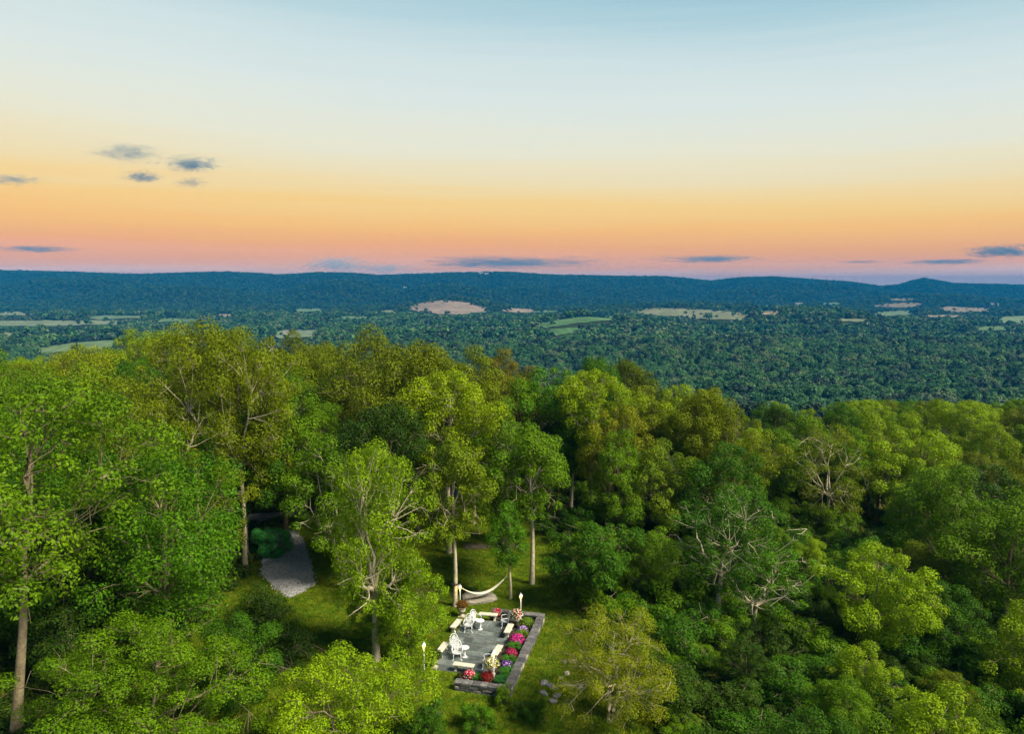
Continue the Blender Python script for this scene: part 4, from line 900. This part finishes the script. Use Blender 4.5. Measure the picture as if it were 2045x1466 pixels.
# --- hammock between the two ashes
tl = P(909, 1213); tr_ = P(1020, 1197); a0 = Vector((tl.x + .22, tl.y - .1, 1.62)); a1 = Vector((tr_.x - .25, tr_.y, 1.75))
ham = thing('hammock', 'white cloth hammock slung between the two ash trunks', 'hammock', (a0.x, a0.y, 0)); org = Vector((a0.x, a0.y, 0))
m = MB(); V_ = []; NN = 18; d = (a1 - a0); pn = Vector((-d.y, d.x, 0)).normalized()
for i in range(NN + 1):
    t = .09 + .84 * i / NN; c = a0.lerp(a1, t) - Vector((0, 0, 1.02 * (4 * t * (1 - t)) )) - org; wd = .03 + .15 * math.sin(math.pi * i / NN) ** .6
    for k in range(7): q = (k - 3) / 3; V_.append(c + pn * wd * q + Vector((0, 0, .24 * wd * q * q * 2)))
m.add(V_, [(i * 7 + k, i * 7 + k + 1, (i + 1) * 7 + k + 1, (i + 1) * 7 + k) for i in range(NN) for k in range(6)]); hc = m.build('cloth', CLOTH, ham, True)
md = hc.modifiers.new('thick', 'SOLIDIFY'); md.thickness = .015
for t0, aa in ((.09, a0), (.93, a1)):
    c = a0.lerp(a1, t0) - Vector((0, 0, 1.02 * 4 * t0 * (1 - t0))) - org; MB().tube([c, aa - org], .014, 5).build('rope', ROPE, ham)
MB().lathe([(.235, -.035), (.235, .035)], 14, (tl.x - org.x, tl.y - org.y, 1.64)).build('strap', STRAP, ham)
# --- rocks
def rock(px, py, s, rz, label, seed, m=ROCK, z=None, name='rock', cat='rock', group=None, sub=2, sink=.35, amt=.16):
    p = hit(px, py) if z is None else P(px, py, z); me = boulder(name, seed, sub, amt); o = link(name, me, None, m, (p.x, p.y, p.z - s[2] * sink + s[2] * .5), (0, 0, rz), s); tag(o, label, cat, group)
rock(958, 1199, (1.35, .95, .30), .2, 'broad flat ledge of grey rock in the grass under the hammock', 5, sub=3, amt=.12)
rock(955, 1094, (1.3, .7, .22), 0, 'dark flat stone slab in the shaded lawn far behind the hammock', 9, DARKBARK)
rub = random.Random(4)
for i, (px, py, sx, sy, sz, pale) in enumerate([(1146, 1328, .32, .22, .16, 1), (1166, 1341, .34, .22, .18, 1), (1132, 1347, .22, .18, .12, 1), (1128, 1326, .2, .15, .12, 0), (1150, 1336, .2, .16, .12, 0), (1086, 1366, .36, .2, .14, 0), (1098, 1372, .3, .2, .14, 0), (1108, 1380, .24, .2, .12, 0), (1086, 1388, .36, .18, .12, 0), (1140, 1376, .26, .18, .14, 0),
        (1130, 1366, .22, .16, .12, 0), (1158, 1378, .24, .16, .12, 0), (1172, 1372, .18, .14, .1, 1), (1182, 1374, .2, .14, .1, 0), (1112, 1396, .3, .2, .14, 0), (1104, 1406, .26, .2, .14, 0), (1170, 1332, .16, .12, .1, 0), (1120, 1358, .2, .16, .1, 0)]):
    rock(px, py, (sx * 1.15, sy * 1.15, sz * 1.1), rub.uniform(0, 3), ('pale flat rubble stone in the grass outside the wall' if pale else 'grey rubble stone in the grass outside the wall'), 300 + i, PALESTONE if pale else RUBBLE, name='rubble_stone', cat='stone', group='pale rubble stones' if pale else 'grey rubble stones', sub=1, amt=.1)
# --- blooms on the hydrangea
f = flowers('blooms', 77, 1.9, 2.3, 90, .42, PETAL, lo=.4); b = link('blooms', f, hy); b.color = (0.75, 0.78, 0.66, 1)
# ================================================================== grass, gravel, leaf litter
def tuft(name, seed, n, h):
    rs = np.random.RandomState(seed); Q = []
    for i in range(n):
        b0 = np.append(rs.normal(0, .09, 2), 0); a = rs.uniform(0, 6.28); s = np.array([math.cos(a), math.sin(a), 0]) * .012; tip = b0 + np.append(rs.normal(0, .05, 2), h * rs.uniform(.6, 1.2)); Q.append([b0 - s, b0 + s, tip + s * .2, tip - s * .2])
    me = quads_mesh(name, np.array(Q), rs.uniform(0, 1, n)); me.materials.append(GRASSM); return bpy.data.objects.new(name, me)
GRASSM = leaf_mat('grass_blade', 0.3, True, 0.4)
for nd in GRASSM.node_tree.nodes:
    if nd.type == 'VALTORGB':
        e = nd.color_ramp.elements
        for q, c in zip(e, [(0.065, 0.155, 0.004), (0.10, 0.205, 0.005), (0.145, 0.24, 0.006), (0.195, 0.27, 0.008), (0.27, 0.29, 0.012), (0.40, 0.29, 0.03)]): q.color = (*c, 1)
rs = np.random.RandomState(9); n = 60000
X = rs.uniform(-22, 7, n); Y = rs.uniform(30, 70, n); pu = (X - PO.x) * PU.x + (Y - PO.y) * PU.y; pv = (X - PO.x) * PV.x + (Y - PO.y) * PV.y
ok = ~((pu > -5.2) & (pu < 0.05) & (pv > 1.65) & (pv < 9.5)) & ~((pu > -3.3) & (pu < 0.1) & (pv > -.1) & (pv < 1.8)) & ~inpoly(X, Y, GRAVEL) & ~inpoly(X, Y, ribbon(LANE, 3.6))
X, Y = X[ok], Y[ok]; Zg = terr(X, Y); hg = rs.uniform(.5, 1.25, len(X)) * (1 + .7 * np.clip((X - 3.5) / 2, 0, 1))
tag(instancer('grass', np.stack([X, Y, Zg], 1), np.stack([hg * 1.2, hg * 1.2, hg], 1), rs.randint(0, 3, len(X)), [tuft('grass_tuft', 400 + i, 16, .10) for i in range(3)]), 'short rough grass of the lawn', kind='stuff')
def fern(name, seed):
    rs_ = np.random.RandomState(seed); q = np.concatenate([clump_leaves(np.array([rs_.normal(0, .3), rs_.normal(0, .3), .22]), .34, 60, .2, .09, rs_, .6, .3, .8) for _ in range(4)]); me = quads_mesh(name, q, rs_.uniform(0, 1, len(q))); me.materials.append(COVER); return bpy.data.objects.new(name, me)
COVER = leaf_mat('ground_cover_leaf', .3, True, .4)
for nd in COVER.node_tree.nodes:
    if nd.type == 'VALTORGB':
        for q, c in zip(nd.color_ramp.elements, [(0.03, 0.075, 0.008), (0.045, 0.10, 0.01), (0.06, 0.12, 0.01), (0.08, 0.13, 0.01), (0.11, 0.14, 0.012), (0.15, 0.12, 0.02)]): q.color = (*c, 1)
n = 30000; Y = rs.uniform(18, 105, n); X = rs.uniform(-.8, .8, n) * Y
lawn_ = (X > -21) & (X < 5.5) & (Y > 28) & (Y < 72); ok = ~lawn_ & ~inpoly(X, Y, ribbon(LANE, 4.2)) & ~inpoly(X, Y, GRAVEL); ok &= (wav(X, Y, 9) > -.5)
X, Y = X[ok], Y[ok]; hg = rs.uniform(.6, 1.8, len(X))
tag(instancer('ground_cover', np.stack([X, Y, terr(X, Y)], 1), np.stack([hg, hg, hg], 1), rs.randint(0, 3, len(X)), [fern('cover_plant', 450 + i) for i in range(3)]), 'low leafy ground cover under the trees', kind='stuff')
gx = np.array(GRAVEL); n = 9000; X = rs.uniform(gx[:, 0].min(), gx[:, 0].max(), n); Y = rs.uniform(gx[:, 1].min(), gx[:, 1].max(), n); ok = inpoly(X, Y, GRAVEL); X, Y = X[ok] + rs.normal(0, .14, ok.sum()), Y[ok] + rs.normal(0, .14, ok.sum())
pb = [bpy.data.objects.new('gravel_piece', boulder('gravel_piece', 500 + i, 1, .12)) for i in range(3)]
for q in pb: q.data.materials.append(PEBBLE)
s_ = rs.uniform(.035, .085, len(X))
tag(instancer('gravel', np.stack([X, Y, terr(X, Y) + .05], 1), np.stack([s_, s_, s_ * .6], 1), rs.randint(0, 3, len(X)), pb), 'loose grey gravel on the parking pad', kind='stuff')
# ================================================================== far farmhouses
FW = mat('farm_wall', (0.72, 0.72, 0.70), (0.8, 0.8, 0.78), 1); FR = mat('farm_roof', (0.16, 0.15, 0.15), (0.22, 0.2, 0.2), 1); RED = mat('barn_red', (0.30, 0.07, 0.05), (0.36, 0.1, 0.07), 1); FG = mat('farm_window', (0.03, 0.04, 0.05))
def farmhouse(px, py, wd, dp, ht, rz, label, wm=FW, dist=None):
    p = hit(px, py, 2, 300); o = thing('farmhouse' if wm is FW else 'barn', label, 'house' if wm is FW else 'barn', (p.x, p.y, T(p.x, p.y) + 1), rz, 'far farm buildings')
    MB().box(-wd / 2, wd / 2, -dp / 2, dp / 2, -2, ht).build('wall', wm, o)
    rf = ht + dp * .42; ov = .5
    MB().add([(-wd / 2 - ov, -dp / 2 - ov, ht - .2), (wd / 2 + ov, -dp / 2 - ov, ht - .2), (wd / 2 + ov, dp / 2 + ov, ht - .2), (-wd / 2 - ov, dp / 2 + ov, ht - .2), (-wd / 2 - ov, 0, rf), (wd / 2 + ov, 0, rf)], [(0, 1, 5, 4), (2, 3, 4, 5), (1, 2, 5), (3, 0, 4), (0, 3, 2, 1)]).build('roof', FR if wm is FW else FW, o)
    for k in range(3):
        x = -wd * .33 + k * wd * .33; MB().box(x - .6, x + .6, -dp / 2 - .06, -dp / 2 + .1, ht * .45, ht * .75).build('window', FG, o)
    MB().box(-.5, .5, -dp / 2 - .05, -dp / 2 + .1, .2, 2.4).build('door', FG, o)
for a in [(575, 668, 16, 9, 7, .3, 'white farmhouse in the pale meadow between the tall crowns'), (602, 634, 22, 12, 8, 0, 'white farm building at the foot of the ridge above the elms'), (280, 629, 26, 12, 8, .2, 'long white farm building on the valley floor left of the elms'),
          (418, 631, 20, 11, 9, -.2, 'white house standing alone at the foot of the ridge'), (960, 549, 40, 16, 14, .1, 'white house on the crest of the ridge'), (972, 549, 26, 14, 11, 0, 'smaller white house beside the one on the ridge crest'),
          (1595, 612, 40, 16, 10, .2, 'large white farm behind the wooded knoll'), (1568, 614, 24, 12, 8, -.3, 'small white farm shed beside the large farm behind the knoll'), (1985, 612, 34, 14, 10, 0, 'white farm below the right end of the ridge'),
          (1823, 733, 9, 7, 6, .4, 'small white house deep in the valley wood'), (1950, 773, 11, 8, 5, -.4, 'white cottage roofed in grey among the nearest valley trees'), (845, 632, 18, 10, 7, .1, 'white farmhouse in front of the beige ploughed hill')]: farmhouse(*a)
farmhouse(810, 578, 22, 12, 9, .2, 'red barn on the side of the ridge', RED); farmhouse(1012, 612, 24, 12, 9, -.1, 'red barn beside the tan strip of field', RED)
# ================================================================== clouds, far beyond the haze
def cloud(px, py, wpx, hpx, dens, label, dist=30000, seed=1, col_=(0.12, 0.26, 0.38)):
    c = at(px, py, dist); k = dist / F; me = boulder('cloud', seed, 3, .05); o = link('cloud', me, None, None, c, (0, 0, 0), (wpx * .85 * k, wpx * .6 * k, hpx * .9 * k))
    m_, n_, N, L = new_mat('cloud'); out_ = N.new('ShaderNodeOutputMaterial'); vs = N.new('ShaderNodeVolumePrincipled'); L.new(vs.outputs[0], out_.inputs['Volume'])
    vs.inputs['Color'].default_value = (*col_, 1); tc_ = N.new('ShaderNodeTexCoord'); nz = N.new('ShaderNodeTexNoise'); nz.inputs['Scale'].default_value = 3.8; nz.inputs['Detail'].default_value = 10; nz.inputs['Distortion'].default_value = 1.2; nz.inputs['Roughness'].default_value = .68
    mp = N.new('ShaderNodeMapping'); mp.inputs['Location'].default_value = (seed * 3.1, seed, 0); mp.inputs['Scale'].default_value = (1, 1, .8); L.new(tc_.outputs['Object'], mp.inputs[0]); L.new(mp.outputs[0], nz.inputs['Vector'])
    ln = N.new('ShaderNodeVectorMath'); ln.operation = 'LENGTH'; L.new(tc_.outputs['Object'], ln.inputs[0])
    r1 = N.new('ShaderNodeMapRange'); r1.inputs[1].default_value = .15; r1.inputs[2].default_value = .95; r1.inputs[3].default_value = .09; r1.inputs[4].default_value = -.24; L.new(ln.outputs['Value'], r1.inputs[0])
    ad = N.new('ShaderNodeMath'); ad.operation = 'ADD'; L.new(nz.outputs['Fac'], ad.inputs[0]); L.new(r1.outputs[0], ad.inputs[1])
    r2 = N.new('ShaderNodeMapRange'); r2.inputs[1].default_value = .47; r2.inputs[2].default_value = .62; r2.inputs[3].default_value = 0; r2.inputs[4].default_value = dens / (wpx * k) * 6; L.new(ad.outputs[0], r2.inputs[0]); L.new(r2.outputs[0], vs.inputs['Density'])
    me.materials.append(m_); tag(o, label, 'cloud', 'small evening clouds')
for i, a in enumerate([(382, 328, 120, 34, 1.0, 'small dark cloud, densest of the loose cluster in the yellow sky'), (256, 305, 150, 34, .5, 'thin wispy cloud above the loose cluster'), (285, 353, 84, 24, .9, 'little dark cloud under the wispy one'), (382, 364, 70, 20, .4, 'faint cloud shred below the densest of the cluster'), (24, 358, 120, 22, .5, 'thin cloud shred apart from the cluster'),
        (1022, 524, 380, 24, 1.2, 'long flat blue cloud lying above the houses on the ridge'), (672, 528, 150, 36, .8, 'pale heaped cloud with a pointed top behind the ridge'), (760, 536, 160, 22, .7, 'low pale cloud bank beside the pointed cloud'), (1418, 517, 230, 16, 1.2, 'slim blue streak of cloud over the middle of the ridge'),
        (1890, 523, 180, 12, 1.0, 'thin blue streak of cloud over the round hill'), (2005, 502, 150, 28, 1.3, 'dark blue cloud above the thin streak by the round hill'), (75, 497, 170, 14, .9, 'thin blue streak of cloud low over the left ridge'), (1720, 523, 110, 7, .5, 'faint thread of cloud between the two blue streaks')]): cloud(*a, seed=i + 1, col_=(0.45, 0.55, 0.62) if 'pale' in a[5] else (0.12, 0.26, 0.38))
# ================================================================== haze
hb = MB().box(-12000, 12000, -400, 11500, -140, 172)
hm, n_, N_, L_ = new_mat('haze'); ho = N_.new('ShaderNodeOutputMaterial'); hv = N_.new('ShaderNodeVolumePrincipled'); L_.new(hv.outputs[0], ho.inputs['Volume'])
hv.inputs['Color'].default_value = (0.0, 0.21, 0.55, 1); hv.inputs['Density'].default_value = 0.00013; hv.inputs['Anisotropy'].default_value = 0.0
tag(hb.build('haze', hm), 'thin blue evening haze hanging over the valley', kind='stuff')
